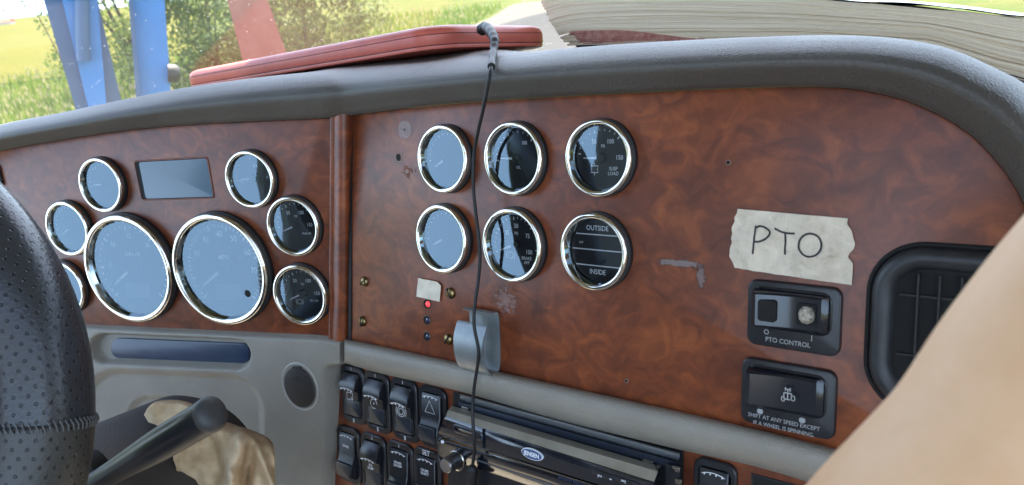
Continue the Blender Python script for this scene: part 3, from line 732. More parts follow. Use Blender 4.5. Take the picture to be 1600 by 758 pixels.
hand([(560 + 66 * math.cos(a * .4), 312 + 68 * math.sin(a * .4)) for a in range(17)])
ink.build('handwriting', M_ink, t.children[0])
tape('masking_tape', (671, 453), [(655.5, 434), (654, 448), (652.5, 463)], [(685, 440), (691, 446), (689, 471)], 'small blank square of pale tape over the indicator lamps', .0005, 12, 10, .0014, 5)

# ------------------------------------------------------------------ metal clip
cC = (752, 530); t = empty('metal_clip', PR.at(*cC), 'grey bent sheet metal clip behind the hanging cable', 'clip')
def bent(path, x0, x1, th, name, m):
    P_ = crom(path, 6); s = MB(); n = len(P_); prev = None
    for i, (y, z) in enumerate(P_):
        a_ = Vector(P_[min(i + 1, n - 1)]) - Vector(P_[max(i - 1, 0)]); a_.normalize(); nn = Vector((-a_.y, a_.x)) * th
        for x in (x0, x1):
            for k in (0, 1): s.v.append(Vector((x, y + nn.x * k, z + nn.y * k)))
    for i in range(n - 1):
        o = 4 * i; p = o + 4; s.f += [(o, p, p + 2, o + 2), (o + 1, o + 3, p + 3, p + 1), (o, o + 1, p + 1, p), (o + 2, p + 2, p + 3, o + 3)]
    s.f += [(0, 2, 3, 1), (4 * n - 4, 4 * n - 3, 4 * n - 1, 4 * n - 2)]
    return s.build(name, m, t, ang=50)
bent([(.0275, .010), (.0285, .0065), (.027, .003), (.020, .0015), (-.005, .0012), (-.020, .002), (-.0262, .006), (-.0265, .012), (-.020, .0185), (-.008, .0225), (.006, .0225), (.016, .0185), (.019, .0165)], -.012, .0225, .0008, 'clip_band', M_steel)

# ------------------------------------------------------------------ rocker switches
def icon(kind, s):
    m = MB()
    if kind == 'tri':
        m.add(*stroke([(-.0036 * s, -.0026 * s), (.0036 * s, -.0026 * s), (0, .004 * s)], .0006, 0, closed=True))
    elif kind == 'brake':
        for r_ in (.0017, .0028): m.add(*stroke([(r_ * s * math.cos(a * .42), r_ * s * math.sin(a * .42)) for a in range(15)], .00045, 0, closed=True))
        for q in (1, -1): m.add(*stroke([(q * .0039 * s * math.cos(a * .2 - .6), .0039 * s * math.sin(a * .2 - .6)) for a in range(7)], .00045))
    elif kind == 'hose':
        m.add(*stroke(rrect(.005 * s, .004 * s, .001, 3), .00045, 0, closed=True)); m.add(*stroke([(.001, -.002), (.003, -.001), (.004, -.004)], .00045))
    elif kind == 'gear':
        m.add(*stroke([(.0026 * s * math.cos(a * .35), .0026 * s * math.sin(a * .35)) for a in range(16)], .0004)); m.add(*text('4', .004))
    elif kind: m.add(*text(kind, .0036 if '\n' in kind else .0040, bold=.012, sx=.95))
    return m
def rocker(P, c, wpx, ytop_, ybot, ic, label, off=OFFC, top=True, lit=False, bottom_mark='0', top_mark='I'):
    a0 = P.loc(c - wpx / 2, (ytop_ + ybot) / 2, off); a1 = P.loc(c + wpx / 2, (ytop_ + ybot) / 2, off)
    wd = a1[0] - a0[0]; ht = abs(P.loc(c, ytop_, off)[1] - P.loc(c, ybot, off)[1])
    t = empty('rocker_switch', P.at(c, (ytop_ + ybot) / 2, off), label, 'switch', 'black rocker switches of the centre console')
    outer = rrect(wd, ht, wd * .24); inn = rrect(wd * .74, ht * .80, wd * .14)
    MB().add(*frame_prism(outer, inn, 0, .0042, .0009)).build('switch_frame', M_black, t)
    MB().add(*slab(inn, -.001, .0006, 0)).build('cavity', M_hole, t)
    hw = wd * .34; hh = ht * .385
    if top:   # upper edge stands out
        pr_ = [(hh, .001), (hh * .98, .0045), (hh * .80, .0085), (hh * .55, .0118), (hh * .36, .0122), (hh * .28, .0112), (hh * .24, .0085), (hh * .20, .0078), (-hh * .20, .0072), (-hh * .24, .0050), (-hh * .9, .0040), (-hh, .002), (-hh, .001)]
    else:     # lower edge stands out
        pr_ = [(hh, .001), (hh, .0045), (hh * .9, .0058), (hh * .1, .0066), (-hh * .05, .0078), (-hh * .16, .0085), (-hh * .3, .0105), (-hh * .75, .0125), (-hh * .88, .0115), (-hh * .97, .006), (-hh, .001)]
    s = MB(); n = len(pr_)
    for x, q in ((-hw, 0), (-hw * .93, .0006), (hw * .93, .0006), (hw, 0)):
        for y, z in pr_: s.v.append(Vector((x, y, max(.0005, z - .0006 + q))))
    for k in range(3):
        for i in range(n - 1): s.f.append((k * n + i, k * n + i + 1, (k + 1) * n + i + 1, (k + 1) * n + i))
    s.f += [tuple(range(n))[::-1], tuple(3 * n + i for i in range(n))]
    rk_ = s.build('rocker', M_black, t, ang=30)
    # lower face inlay
    if top: MB().add(*slab(rrect(hw * 1.75, hh * .70, .0012, 4, 0, -hh * .59), .0040, .0056, .0005)).build('switch_inlay', mat('inlay_plastic', (.02, .026, .035), .28, ior=1.7), rk_)
    else: MB().add(*slab(rrect(hw * 1.75, hh * .62, .0015, 4, 0, -hh * .56), .010, .0132, .0006)).build('switch_inlay', mat('inlay_plastic', (.02, .026, .035), .28, ior=1.7), rk_)
    mk = MB(); zt = .0043
    if bottom_mark: mk.add(*text(bottom_mark, wd * .17, 0, -ht * .455, zt, .8, .01))
    if top_mark: mk.add(*text(top_mark, wd * .15 if len(top_mark) < 2 else wd * .2, 0, ht * .45, zt, .9))
    i_ = icon(ic, wd / .020)
    yi, zi, tilt = ((hh * .0, .0074, 0) if top else (hh * .46, .0066, 0))
    Mi = Matrix.Translation((0, yi, zi + .0006))
    mk.add(i_.v, i_.f, Mi)
    ya = hh * .36 if top else hh * .9
    for k in range(4):
        x = hw * (-.62 + .41 * k); y = ya - .0006 * abs(k - 1.5); mk.add(*box(x - .0004, x + .0004, y - .0009, y + .0003, (.0121 if top else .0058), (.0126 if top else .0063)))
    mk.add(*stroke([(hw * (-.8 + .2 * k), ya + .0009 - .00012 * (k - 4) ** 2) for k in range(9)], .0006, .0127 if top else .0064))
    mk.build('markings', M_dim, rk_, smooth=False)
    return t
rocker(PR, 555.5, 35, 572, 659, 'hose', 'black rocker switch with a hose symbol, upper row, leftmost')
rocker(PR, 593, 38, 582, 673, 'gear', 'black rocker switch with a ringed number symbol, upper row, second from left')
rocker(PR, 635.5, 40, 592, 687, 'brake', 'black rocker switch with a brake disc symbol, upper row, third from left')
rocker(PR, 680, 42, 604, 699, 'tri', 'black hazard light rocker switch with a triangle symbol beside the radio', top=False, bottom_mark=None, top_mark=None)
rocker(PR, 549, 34, 667, 752, 'SPARE', 'black rocker switch marked SPARE, lower row, leftmost', top=False, bottom_mark=None, top_mark=None)
rocker(PR, 588, 38, 679, 772, 'SUS\nDUMP', 'black rocker switch with worn lettering, lower row, second from left')
rocker(PR, 630, 40, 691, 788, 'CRUISE\nON/OFF', 'black rocker switch marked CRUISE ON/OFF, lower row, third from left', top=False)
rocker(PR, 672, 42, 702, 802, 'CRUISE\nSELECT', 'black rocker switch marked CRUISE SELECT, lower row, behind the radio knob', top=False, top_mark='SET')
rocker(PR, 1119, 66, 718, 840, 'DR', 'black rocker switch right of the radio, cut off by the bottom of the photo', top=False, top_mark=None)
t = empty('blank_slot', PR.at(1235, 790, OFFC), 'black rectangular opening under the grey trim bar, right of the radio', 'slot')
q = [PR.rel((1235, 790), x, y, OFFC) for x, y in ((1177, 742), (1290, 772), (1290, 850), (1177, 820))]
MB().add(*slab(q, 0, .0008, .0002)).build('opening', M_hole, t); MB().add(*frame_prism(inset(ccw(q), -.0012), ccw(q), 0, .0012, .0003)).build('rim', M_blackm, t)

# two wide switches
def wide(c, quad, label, lens, texts, ic=None):
    q = [Vector(PR.rel(c, *p)) for p in quad]; t = empty('rocker_switch', PR.at(*c), label, 'switch', 'wide rocker switches right of the tape')
    wd = ((q[1] - q[0]).length + (q[2] - q[3]).length) / 2; ht = ((q[0] - q[3]).length + (q[1] - q[2]).length) / 2
    MB().add(*slab(rrect(wd, ht, .0065), -.001, .0042, .0012)).build('switch_plate', M_black, t)
    cy = ht * .10; rw, rh = wd * .80, ht * .58; cxx = -.0005
    MB().add(*frame_prism(rrect(rw * 1.06, rh * 1.1, .007, 6, cxx, cy), rrect(rw, rh, .006, 6, cxx, cy), .003, .0058, .0008)).build('switch_frame', M_black, t)
    s = MB(); N_ = 14; hl = rw / 2 * .985; hv = rh / 2 * .97
    zs = []
    for i in range(N_ + 1):
        x = -hl + 2 * hl * i / N_; u = i / N_
        z = .0105 + .0050 * (1 - u) if lens else .0095 + .0055 * (1 - u)
        z -= .012 * max(0, (abs(u - .5) - .44) / .06) ** 2 * .3; zs.append((x, z - .003 * math.sin(math.pi * u)))
    PRF = [(-1, .001), (-1, .6), (-.95, .85), (-.82, 1), (.82, 1), (.95, .85), (1, .6), (1, .001)]
    for x, z in zs:
        for yy, k in PRF: s.v.append(Vector((cxx + x, cy + yy * hv, z * k)))
    m_ = len(PRF)
    for i in range(N_):
        for k in range(m_ - 1): s.f.append((i * m_ + k, (i + 1) * m_ + k, (i + 1) * m_ + k + 1, i * m_ + k + 1))
    s.f += [tuple(range(m_)), tuple(N_ * m_ + k for k in range(m_))[::-1]]
    s.build('rocker', mat('gloss_black', (.010, .012, .018), .16, coat=.3), t, ang=35)
    if lens:
        for x, m_ in ((-wd * .22, M_hole), (wd * .18, M_hole)):
            zz = .0137 if x < 0 else .0105
            MB().add(*slab(rrect(wd * .20, rh * .55, .0022, 5, x, cy), zz - .004, zz + .0006, .0002)).build('window', M_hole, t)
        bl = MB(); v, f_ = lathe([(.0052, 0), (.0050, .0015), (.0036, .0028), (.0001, .0033)], 12)
        bl.add([(x + wd * .19 + .0006 * noise.noise(Vector((x * 900, y * 900, z * 900))), y * 1.15 + cy + .0008 * noise.noise(Vector((x * 700, y * 700, 9))), z + .0109) for x, y, z in v], f_)
        bl.build('bulb', mat('bulb_foil', (.62, .56, .45), .35, .5, var=(500, (.18, .15, .12), .1), bump=(500, 1, 'n', .002)), t, ang=20)
    mk = MB()
    for body, sz, x, y, on in texts:
        p = PR.rel(c, x, y, .004); mk.add(*text(body, sz, p[0], p[1], .0046 if not on else .0145, .92, .006))
    if ic:
        p = PR.rel(c, *ic, .012); k = .0014; X0, Y0, z = p[0], p[1], .0126
        for aa in ([(-2, 4), (2, 4)], [(0, 4), (0, -4)], [(-2, -4), (2, -4)], [(-3.2, 1), (3.2, 1)], [(-3.2, -1), (-3.2, -4)], [(3.2, -1), (3.2, -4)], [(-2, 2.6), (-2, 5.4)], [(2, 2.6), (2, 5.4)], [(-3.2, 1), (-3.2, -1)], [(3.2, 1), (3.2, -1)]):
            mk.add(*stroke([(X0 + a_ * k * .55, Y0 + b_ * k * .62) for a_, b_ in aa], .0008, z))
        mk.add(*stroke(rrect(.0024, .0032, .0008, 3, X0 + .0034, Y0 - .002), .0006, z, closed=True)); mk.add(*stroke(rrect(.0020, .0032, .0008, 3, X0 - .0030, Y0 - .0035), .0006, z, closed=True))
        for (x, y, open_) in ((1191, 640, 1), (1257, 654, 0)):
            p = PR.rel(c, x, y, .004); mk.add(*slab(rrect(.0040, .0034, .0012, 4, *p), .0040, .0046, 0))
            if open_: mk.add(*stroke([(p[0] + .001 + .0014 * math.cos(a * .4), p[1] + .0028 + .0018 * math.sin(a * .4)) for a in range(9)], .0006, .0046))
    mk.build('markings', M_dimw, t, smooth=False)
wide((1241, 494), ((1171, 434), (1319, 446), (1307, 554), (1165, 532)), 'wide black rocker switch marked PTO CONTROL under the tape', True, [('O', .0050, 1201, 517, 0), ('I', .0056, 1272, 527, 0), ('PTO CONTROL', .0046, 1234, 533, 0)])
wide((1232, 619), ((1161, 557), (1309, 577), (1299, 683), (1155, 656)), 'wide black rocker switch with an axle symbol, lettered SHIFT AT ANY SPEED', False,
     [('SHIFT AT ANY SPEED EXCEPT', .0040, 1227, 656, 0), ('IF A WHEEL IS SPINNING.', .0040, 1227, 667, 0)], ic=(1241, 608))

# ------------------------------------------------------------------ air vents
cV = (1500, 525); t = empty('air_vent', PR.at(*cV), 'black air vent with vertical slats at the right, partly behind the arm', 'air vent')
l_ = PR.rel(cV, 1358, 560)[0]; tp_ = PR.rel(cV, 1470, 387)[1]; wv, hv = -2 * l_, 2 * tp_
o_ = rrect(wv, hv, .030, 10); i_ = rrect(wv - .034, hv - .022, .022, 10)
MB().add(*frame_prism(inset(ccw(o_), -.003), o_, -.002, .0022, .001)).build('gasket', M_hole, t)
s = MB(); rg = [(o_, 0), (inset(ccw(o_), .001), .0045), (inset(ccw(o_), .005), .0075), (inset(ccw(o_), .010), .0065), (inset(ccw(o_), .0135), .001), (inset(ccw(o_), .0145), -.012)]
n_ = len(o_)
for p, z in rg: s.v += [Vector((x, y, z)) for x, y in ccw(p)]
for k in range(len(rg) - 1):
    for i in range(n_): j = (i + 1) % n_; s.f.append((k * n_ + i, k * n_ + j, (k + 1) * n_ + j, (k + 1) * n_ + i))
s.build('vent_frame', mat('vent_plastic', (.020, .021, .023), .42, var=(40, (.038, .04, .044), .05)), t, ang=60)
MB().add(*slab(inset(ccw(o_), .0135), -.003, .0006, 0)).build('duct', M_hole, t)
for k in range(5):
    x = -wv / 2 + .016 + (wv - .032) * (k + .9) / 5.8; MB().add(*box(x - .0006, x + .0006, -hv / 2 + .016, hv / 2 - .016, .0006, .0042)).build('slat', M_blackm, t, smooth=False)
for y in (.42, -.3): MB().add(*box(-wv / 2 + .016, wv / 2 - .016, y * hv / 2 - .0006, y * hv / 2 + .0006, .0006, .0026)).build('cross_slat', M_blackm, t, smooth=False)
t = empty('air_vent', PL.at(-14, 274), 'black air vent just showing at the left edge, above the steering wheel', 'air vent')
MB().add(*frame_prism(rrect(.038, .027, .004), rrect(.034, .023, .003), 0, .003, .0008)).build('vent_frame', M_blackm, t); MB().add(*slab(rrect(.035, .024, .003), 0, .0008, 0)).build('duct', M_hole, t)
s = MB(); s.add(*stroke([(.002, -.011), (.016, .011)], .001, .0022)); s.add(*stroke([(.002, .011), (.016, -.011)], .001, .0022)); s.build('slat', M_grey, t)

# ------------------------------------------------------------------ accessory socket cover
cS = (470.5, 603); t = empty('socket_cover', PL.at(*cS, .006), 'dark oval power socket cover on the grey knee panel', 'socket cover')
ry = abs(PL.rel(cS, 470, 568)[1]); rx = abs(PL.rel(cS, 445, 603)[0]) ; 
def oval(k, n=48): return [(rx * k * math.cos(2 * math.pi * i / n), ry * k * math.sin(2 * math.pi * i / n)) for i in range(n)]
MB().add(*frame_prism(oval(1.07), oval(.97), -.003, .0030, .0009)).build('socket_rim', mat('worn_rim', (.42, .40, .36), .35), t)
MB().add(*slab(oval(1.0), -.003, .0014, 0)).build('cavity', M_hole, t)
MB().add(*slab([(x - .0002, y - .0006) for x, y in oval(.89)], .001, .0040, .0014)).build('cap', mat('rubber_cap', (.032, .027, .024), .5, bump=(500, .2, 'n', .0006)), t)
MB().add(*slab(rrect(rx * .5, ry * .12, .001, 4, .001, ry * .84), .001, .0046, .0008)).build('hinge', M_blackm, t)
s = MB(); s.add(*stroke([(-.0045, ry * .38), (.0045, ry * .30)], .0006, .0043)); s.add(*stroke([(-.002, ry * .36), (.0, ry * .48), (.003, ry * .46)], .0005, .0043)); s.build('markings', M_hole, t, smooth=False)

# ------------------------------------------------------------------ radio
cR = (860, 720); t = empty('car_radio', PR.at(*cR, OFFC), 'black radio with a tilted glossy faceplate and oval badge', 'radio')
MR = FR[t]
def rp(px, py, off): q = PR.rel(cR, px, py, off); a_ = PR.loc(*cR, off); b_ = PR.loc(*cR, OFFC); return (q[0] + a_[0] - b_[0], q[1] + a_[1] - b_[1], off - OFFC)
def loft(rows, name, m, ang=30, closed=False):
    """rows of (px, py, off) points"""
    s = MB(); n = len(rows[0])
    for r_ in rows: s.v += [Vector(rp(*p)) for p in r_]
    for k in range(len(rows) - 1):
        for i in range(n - 1): s.f.append((k * n + i, (k + 1) * n + i, (k + 1) * n + i + 1, k * n + i + 1))
    return s.build(name, m, t, ang=ang)
L_ = lambda x0, y0, x1, y1, o: [(x0 + (x1 - x0) * k / 4, y0 + (y1 - y0) * k / 4, o) for k in range(5)]
M_gl = mat('piano_black', (.006, .008, .014), .12, ior=1.7, coat=.6, coat_rough=.05, var=(90, (.012, .014, .02), .03))
# surround: cavity plate, upper rail
loft([L_(708, 612, 1068, 700, -.012), L_(700, 900, 1068, 960, -.012)], 'radio_recess', M_hole)
loft([L_(719, 614, 1062, 707, -.011), L_(719, 615, 1062, 708, -.003), L_(719, 616.5, 1062, 710, -.001), L_(719, 622, 1062, 716, -.001), L_(718, 625, 1060, 719, -.004), L_(718, 626, 1060, 720, -.011)], 'upper_rail', mat('rail_metal', (.30, .34, .38), .25, .8), 50)
loft([L_(716, 627, 1058, 722, -.009), L_(715, 637, 1056, 733, -.008), L_(714, 638, 1056, 734, -.011)], 'rail_groove', mat('rail_dark', (.03, .04, .06), .25, .3), 50)
loft([L_(1046, 722, 1064, 727, -.010), L_(1040, 725, 1062, 731, .002), L_(1040, 870, 1062, 880, .002), L_(1040, 872, 1062, 882, -.012)], 'side_bracket', M_black)
for (x, y) in ((1057, 733), (1060, 752)):
    p = rp(x, y, .003); v, f_ = slab(rrect(.006, .004, .001, 4, p[0], p[1]), p[2] - .001, p[2] + .001, .0003); MB().add(v, f_).build('bracket_clip', M_rim, t)
for (x, y) in ((727, 638), (1012, 722), (1022, 729)):
    p = rp(x, y, -.006); v, f_ = slab(rrect(.008, .003, .001, 4, p[0], p[1]), p[2] - .004, p[2] + .001, .0003); MB().add(v, f_).build('hinge_pin', mat('pin_metal', (.3, .28, .24), .3, .8), t)
# faceplate: champagne top bevel and gloss front
loft([L_(706, 634, 1022, 726, -.004), L_(700, 641, 1028, 737, .010), L_(697, 651, 1022, 753, .017)], 'faceplate_bevel', mat('champagne_metal', (.50, .45, .36), .35, .4, var=(25, (.36, .32, .25), .08)), 30)
fp_ = loft([L_(697, 651, 1022, 753, .017), L_(693, 655, 1021, 757, .0185), L_(688, 668, 1018, 772, .0185), L_(684.5, 677.5, 1016, 783, .017)], 'faceplate', M_gl, 50)
loft([L_(684.5, 677.5, 1016, 783, .017), L_(684, 680, 1015, 786, .013), L_(683, 684, 1015, 790, .013)], 'faceplate_seam', M_rim)
loft([L_(683, 684, 1015, 790, .013), L_(682, 688, 1015, 794, .016), L_(684, 712, 1015, 820, .014), L_(700, 716, 1015, 824, .008)], 'lower_face', M_gl, 50)
loft([L_(735, 712, 1015, 806, .0145), L_(735, 716, 1015, 811, .0155), L_(735, 718, 1015, 813, .0135)], 'lower_trim', mat('scuffed_trim', (.10, .10, .105), .5, .1, bump=(600, .8, 'n', .0015)), 60)
loft([L_(700, 716, 1010, 824, .008), L_(700, 900, 1010, 990, .006)], 'cassette_face', mat('radio_black', (.014, .015, .02), .3), 50)
# end cheeks of the faceplate
def cheek(pts, name, m):
    s = MB(); s.v = [Vector(rp(*p)) for p in pts]; s.f = [tuple(range(len(pts)))]; s.build(name, m, t, smooth=False)
cheek([(706, 634, -.004), (700, 641, .010), (697, 651, .017), (688, 668, .0185), (684.5, 677.5, .017), (682, 688, .016), (684, 712, .014), (700, 716, .008), (712, 716, -.012), (712, 634, -.012)], 'faceplate_cheek', M_gl)
cheek([(1022, 726, -.004), (1028, 737, .010), (1022, 753, .017), (1018, 772, .0185), (1016, 783, .017), (1015, 820, .014), (1030, 820, -.012), (1030, 730, -.012)], 'faceplate_cheek', M_gl)
# slot button
def onface(px, py, off): return Vector(rp(px, py, off))
def facebutton(cpx, cpy, w_, h_, z, name, m, rot, th=.0012, r=None):
    p = onface(cpx, cpy, z); Mx = Matrix.Translation(p) @ Matrix.Rotation(rot, 4, 'Z')
    v, f_ = slab(rrect(w_, h_, r or h_ * .45, 6), -.001, th, .0004); return MB().add(v, f_, Mx).build(name, m, fp_)
sl_ = math.atan2(*(lambda a_, b_: (b_[1] - a_[1], b_[0] - a_[0]))(rp(690, 665, .0185), rp(1018, 772, .0185)))
facebutton(731, 675, .035, .0085, .0186, 'release_button', mat('button_ring', (.10, .12, .16), .2, .5), sl_, .0006)
facebutton(731, 675, .033, .0070, .0188, 'release_button', M_gl, sl_, .0010)
facebutton(727, 674, .016, .0018, .0198, 'release_button', M_rim, sl_, .0006)
facebutton(945, 741.5, .022, .0040, .0188, 'track_button', M_black, sl_, .0012); facebutton(982, 753, .020, .0040, .0188, 'track_button', M_black, sl_, .0012)
# badge
p = onface(832, 709.5, .0192); Mx = Matrix.Translation(p) @ Matrix.Rotation(sl_, 4, 'Z')
ov = lambda a_, b_, n=40: [(a_ * math.cos(2 * math.pi * i / n), b_ * math.sin(2 * math.pi * i / n)) for i in range(n)]
bd = MB().add(*slab(ov(.0112, .0048), -.001, .0010, .0003), Mx); bd.build('badge', mat('badge_white', (.75, .77, .80), .3), fp_)
s = MB(); s.add(*slab(ov(.0104, .0041), .0009, .0013, .0001), Mx); s.build('badge_field', mat('badge_blue', (.05, .09, .2), .3), fp_)
s = MB(); s.add(*text('JENSEN', .0052, 0, -.0001, .0015, .95, .03), Mx); s.build('badge_lettering', M_white, fp_, smooth=False)
s = MB()
for (x, y, bdy, sz) in ((937, 744, '|<<', .0030), (974, 752, '>>|', .0030), (954, 748, '-', .006)): s.add(*text(bdy, sz, 0, 0, 0, .9, .03), Matrix.Translation(onface(x, y, .0205)) @ Matrix.Rotation(sl_, 4, 'Z'))
s.build('markings', M_dim, t, smooth=False)
s = MB().add(*text('SiriusXM READY', .0042, 0, 0, 0, .9, .0), Matrix.Translation(onface(893, 752, .0167)) @ Matrix.Rotation(sl_, 4, 'Z')); s.build('markings', mat('blue_print', (.03, .06, .14), .5), t, smooth=False)
v, f_ = lathe([(.0018, 0), (.0016, .0012), (.0001, .0018)], 16); MB().add(v, f_, Matrix.Translation(onface(692, 690, .0165))).build('reset_button', M_white, t)
# knob
p = onface(714, 719, .014); Mx = Matrix.Translation(p)
v, f_ = lathe([(.0098, 0), (.0100, .001), (.0088, .0016), (.0080, .0012)], 40); MB().add(v, f_, Mx).build('knob_ring', M_rim, t)
rd = []; v, f_ = lathe([(.0072, .0005), (.0072, .014), (.0070, .0152), (.0062, .0160)], 48)
v = [(x * (1 + (.02 if i % 2 else 0)), y * (1 + (.02 if i % 2 else 0)), z) for i, (x, y, z) in enumerate(v)]
vk_ = MB().add(v, f_, Mx).build('volume_knob', mat('knob_metal', (.22, .21, .21), .25, .9), t, ang=60)
v, f_ = lathe([(.0062, .0160), (.003, .0157), (.0001, .0156)], 48); MB().add(v, f_, Mx).build('knob_face', mat('brushed_knob', (.45, .5, .56), .3, 1), vk_)

# ------------------------------------------------------------------ cable
def P3(px, py, off): return PR.hit(px, py, off)
RED0 = atz(753, 47, .755)
path = [RED0 + Vector((0, .004, 0)), RED0 + Vector((.004, -.012, .003)), atz(768, 52, .70), atz(773, 64, .672), atz(771, 80, .655), P3(767, 108, .036), P3(761, 140, .040), P3(754, 175, .036), P3(747, 205, .028), P3(741, 240, .022), P3(739.5, 290, .020), P3(743, 330, .019), P3(748, 370, .021),
        P3(750, 405, .020), P3(747, 440, .020), P3(741.5, 480, .026), P3(741, 510, .028), P3(747.5, 545, .027), P3(747, 565, .025), P3(741, 605, .022), P3(738.5, 640, .022), P3(740, 680, .026), P3(741, 705, .024), P3(738, 730, .020)]
pts = crom([tuple(p) for p in path], 8)
t = empty('power_cable', Matrix.Translation(path[5]), 'thin black power cable hanging from the red case to the radio', 'cable')
MB().add(*tube(pts[24:], .00150, 12)).build('cord', M_cable, t, M=I4)
# strain relief boot with ribs
bp = pts[:40]; s = MB(); rad = []
for i in range(len(bp)):
    u = i / (len(bp) - 1); rad.append((.0052 - .0024 * u) * (1 + .16 * math.sin(i * 1.35)))
s.add(*tube(bp, rad, 16)); s.build('strain_relief', M_cable, t, M=I4, ang=70)
pb_ = [P3(738, 728, .020), P3(737.5, 738, .020), P3(737, 748, .018), P3(736, 775, .016)]
q_ = crom([tuple(p) for p in pb_], 8); MB().add(*tube(q_, [(.0030 + .0018 * min(1, i / 5)) * (1 + .08 * math.sin(i * 1.7)) for i in range(len(q_))], 14)).build('plug', M_cable, t, M=I4, ang=70)

# ------------------------------------------------------------------ red case on the dash
zc = 1.09
C0, C1, C3 = atz(684, 76, .672 * zc), atz(283, 141, .955 * zc), atz(815, 80, .835 * zc)
ux = (C1 - C0).normalized(); uy = (C3 - C0); uy = (uy - ux * uy.dot(ux)); LY = uy.length; uy.normalize(); LX = (C1 - C0).length
un = ux.cross(uy); 
if un.z < 0: un = -un
Mc = Matrix((ux, uy, un)).transposed().to_4x4(); Mc.translation = C0
det = ux.cross(uy).dot(un)
TH = .0245
rc = empty('red_case', Mc, 'flat red plastic case lying on top of the dashboard with the cable plugged in', 'case', size=.05)
def case_ring(ins, z):
    return [(x, y, z) for x, y in rrect(LX - 2 * ins, LY * 1.0 - 2 * ins, .036 - ins * .6, 10, LX / 2, LY / 2)]
def shell(levels, name, m):
    s = MB(); n = None
    for ins, z in levels:
        r_ = case_ring(ins, z); n = len(r_); s.v += [Vector(p) for p in r_]
    for k in range(len(levels) - 1):
        for i in range(n): j = (i + 1) % n; s.f.append((k * n + i, k * n + j, (k + 1) * n + j, (k + 1) * n + i))
    s.f.append(tuple((len(levels) - 1) * n + i for i in range(n))); s.f.append(tuple(range(n))[::-1])
    return s.build(name, m, rc, ang=45)
shell([(.004, 0), (.0012, .001), (.0005, .0030), (.0008, .0042)], 'base_tray', M_red)
shell([(.0014, .0042), (.0014, .0050)], 'seam', M_seam)
shell([(.0005, .0050), (.0, .0056), (.0, .0145)], 'lower_shell', M_red)
shell([(.0016, .0145), (.0016, .0152)], 'seam', M_seam)
shell([(.0, .0152), (.0003, .0165), (.0016, .0195), (.0045, .0220), (.0095, .0238), (.018, TH)], 'upper_shell', M_red)

# ------------------------------------------------------------------ book of loose pages
bk = empty('paper_book', Matrix.Translation(atz(1250, 80, .74)), 'thick worn stack of bound papers with curled edges lying on the dashboard', 'book', size=.05)
def bz(px): return .86 - (px - 850) / 750 * .20
def bed(t, s_):
    """front edge point: t 0 bottom .. 1 top, s 0 left .. 1 right"""
    x = (893 - 50 * max(0, t) ** .8) + (1700 - 893 + 50 * t) * s_
    ytop_ = [(-14, 0), (-13, .25), (-7, .42), (5, .6), (17, .76), (31, .9), (47, 1)]
    ybot_ = [(79, 0), (80, .12), (76, .3), (74, .5), (84, .7), (128, .86), (170, 1)]
    def ip(tb):
        for k in range(len(tb) - 1):
            if s_ <= tb[k + 1][1]:
                f_ = (s_ - tb[k][1]) / (tb[k + 1][1] - tb[k][1]); f_ = f_ * f_ * (3 - 2 * f_) * .3 + f_ * .7; return tb[k][0] + (tb[k + 1][0] - tb[k][0]) * f_
        return tb[-1][0]
    dx_ = (x - (893 - 50 * max(0, t) ** .8)) / 30.0
    return x, ip(ybot_) + (ip(ytop_) - ip(ybot_)) * t + 15 * math.exp(-dx_) * max(0, min(1, t * 1.6)) 
M_page = mat('page_edges', (.44, .40, .35), .8)
tt_ = M_page.node_tree; uvn = tt_.nodes.new('ShaderNodeUVMap'); mpp = tt_.nodes.new('ShaderNodeMapping'); mpp.inputs['Scale'].default_value = (.7, 110, 1)
nn = tt_.nodes.new('ShaderNodeTexNoise'); nn.inputs['Scale'].default_value = 1; nn.inputs['Detail'].default_value = 6; nn.inputs['Roughness'].default_value = .8
rr2 = tt_.nodes.new('ShaderNodeValToRGB'); rr2.color_ramp.elements[0].position = .3; rr2.color_ramp.elements[0].color = (.46, .33, .21, 1); rr2.color_ramp.elements[1].position = .62; rr2.color_ramp.elements[1].color = (.97, .82, .62, 1)
tt_.links.new(uvn.outputs[0], mpp.inputs[0]); tt_.links.new(mpp.outputs[0], nn.inputs[0]); tt_.links.new(nn.outputs['Fac'], rr2.inputs[0]); tt_.links.new(rr2.outputs[0], tt_.nodes['Principled BSDF'].inputs['Base Color'])
M_redp = mat('red_page_edges', (.38, .12, .09), .75, var=(160, (.55, .28, .22)))
M_cov = mat('dark_cover', (.035, .022, .04), .4, var=(40, (.06, .045, .06), .1))
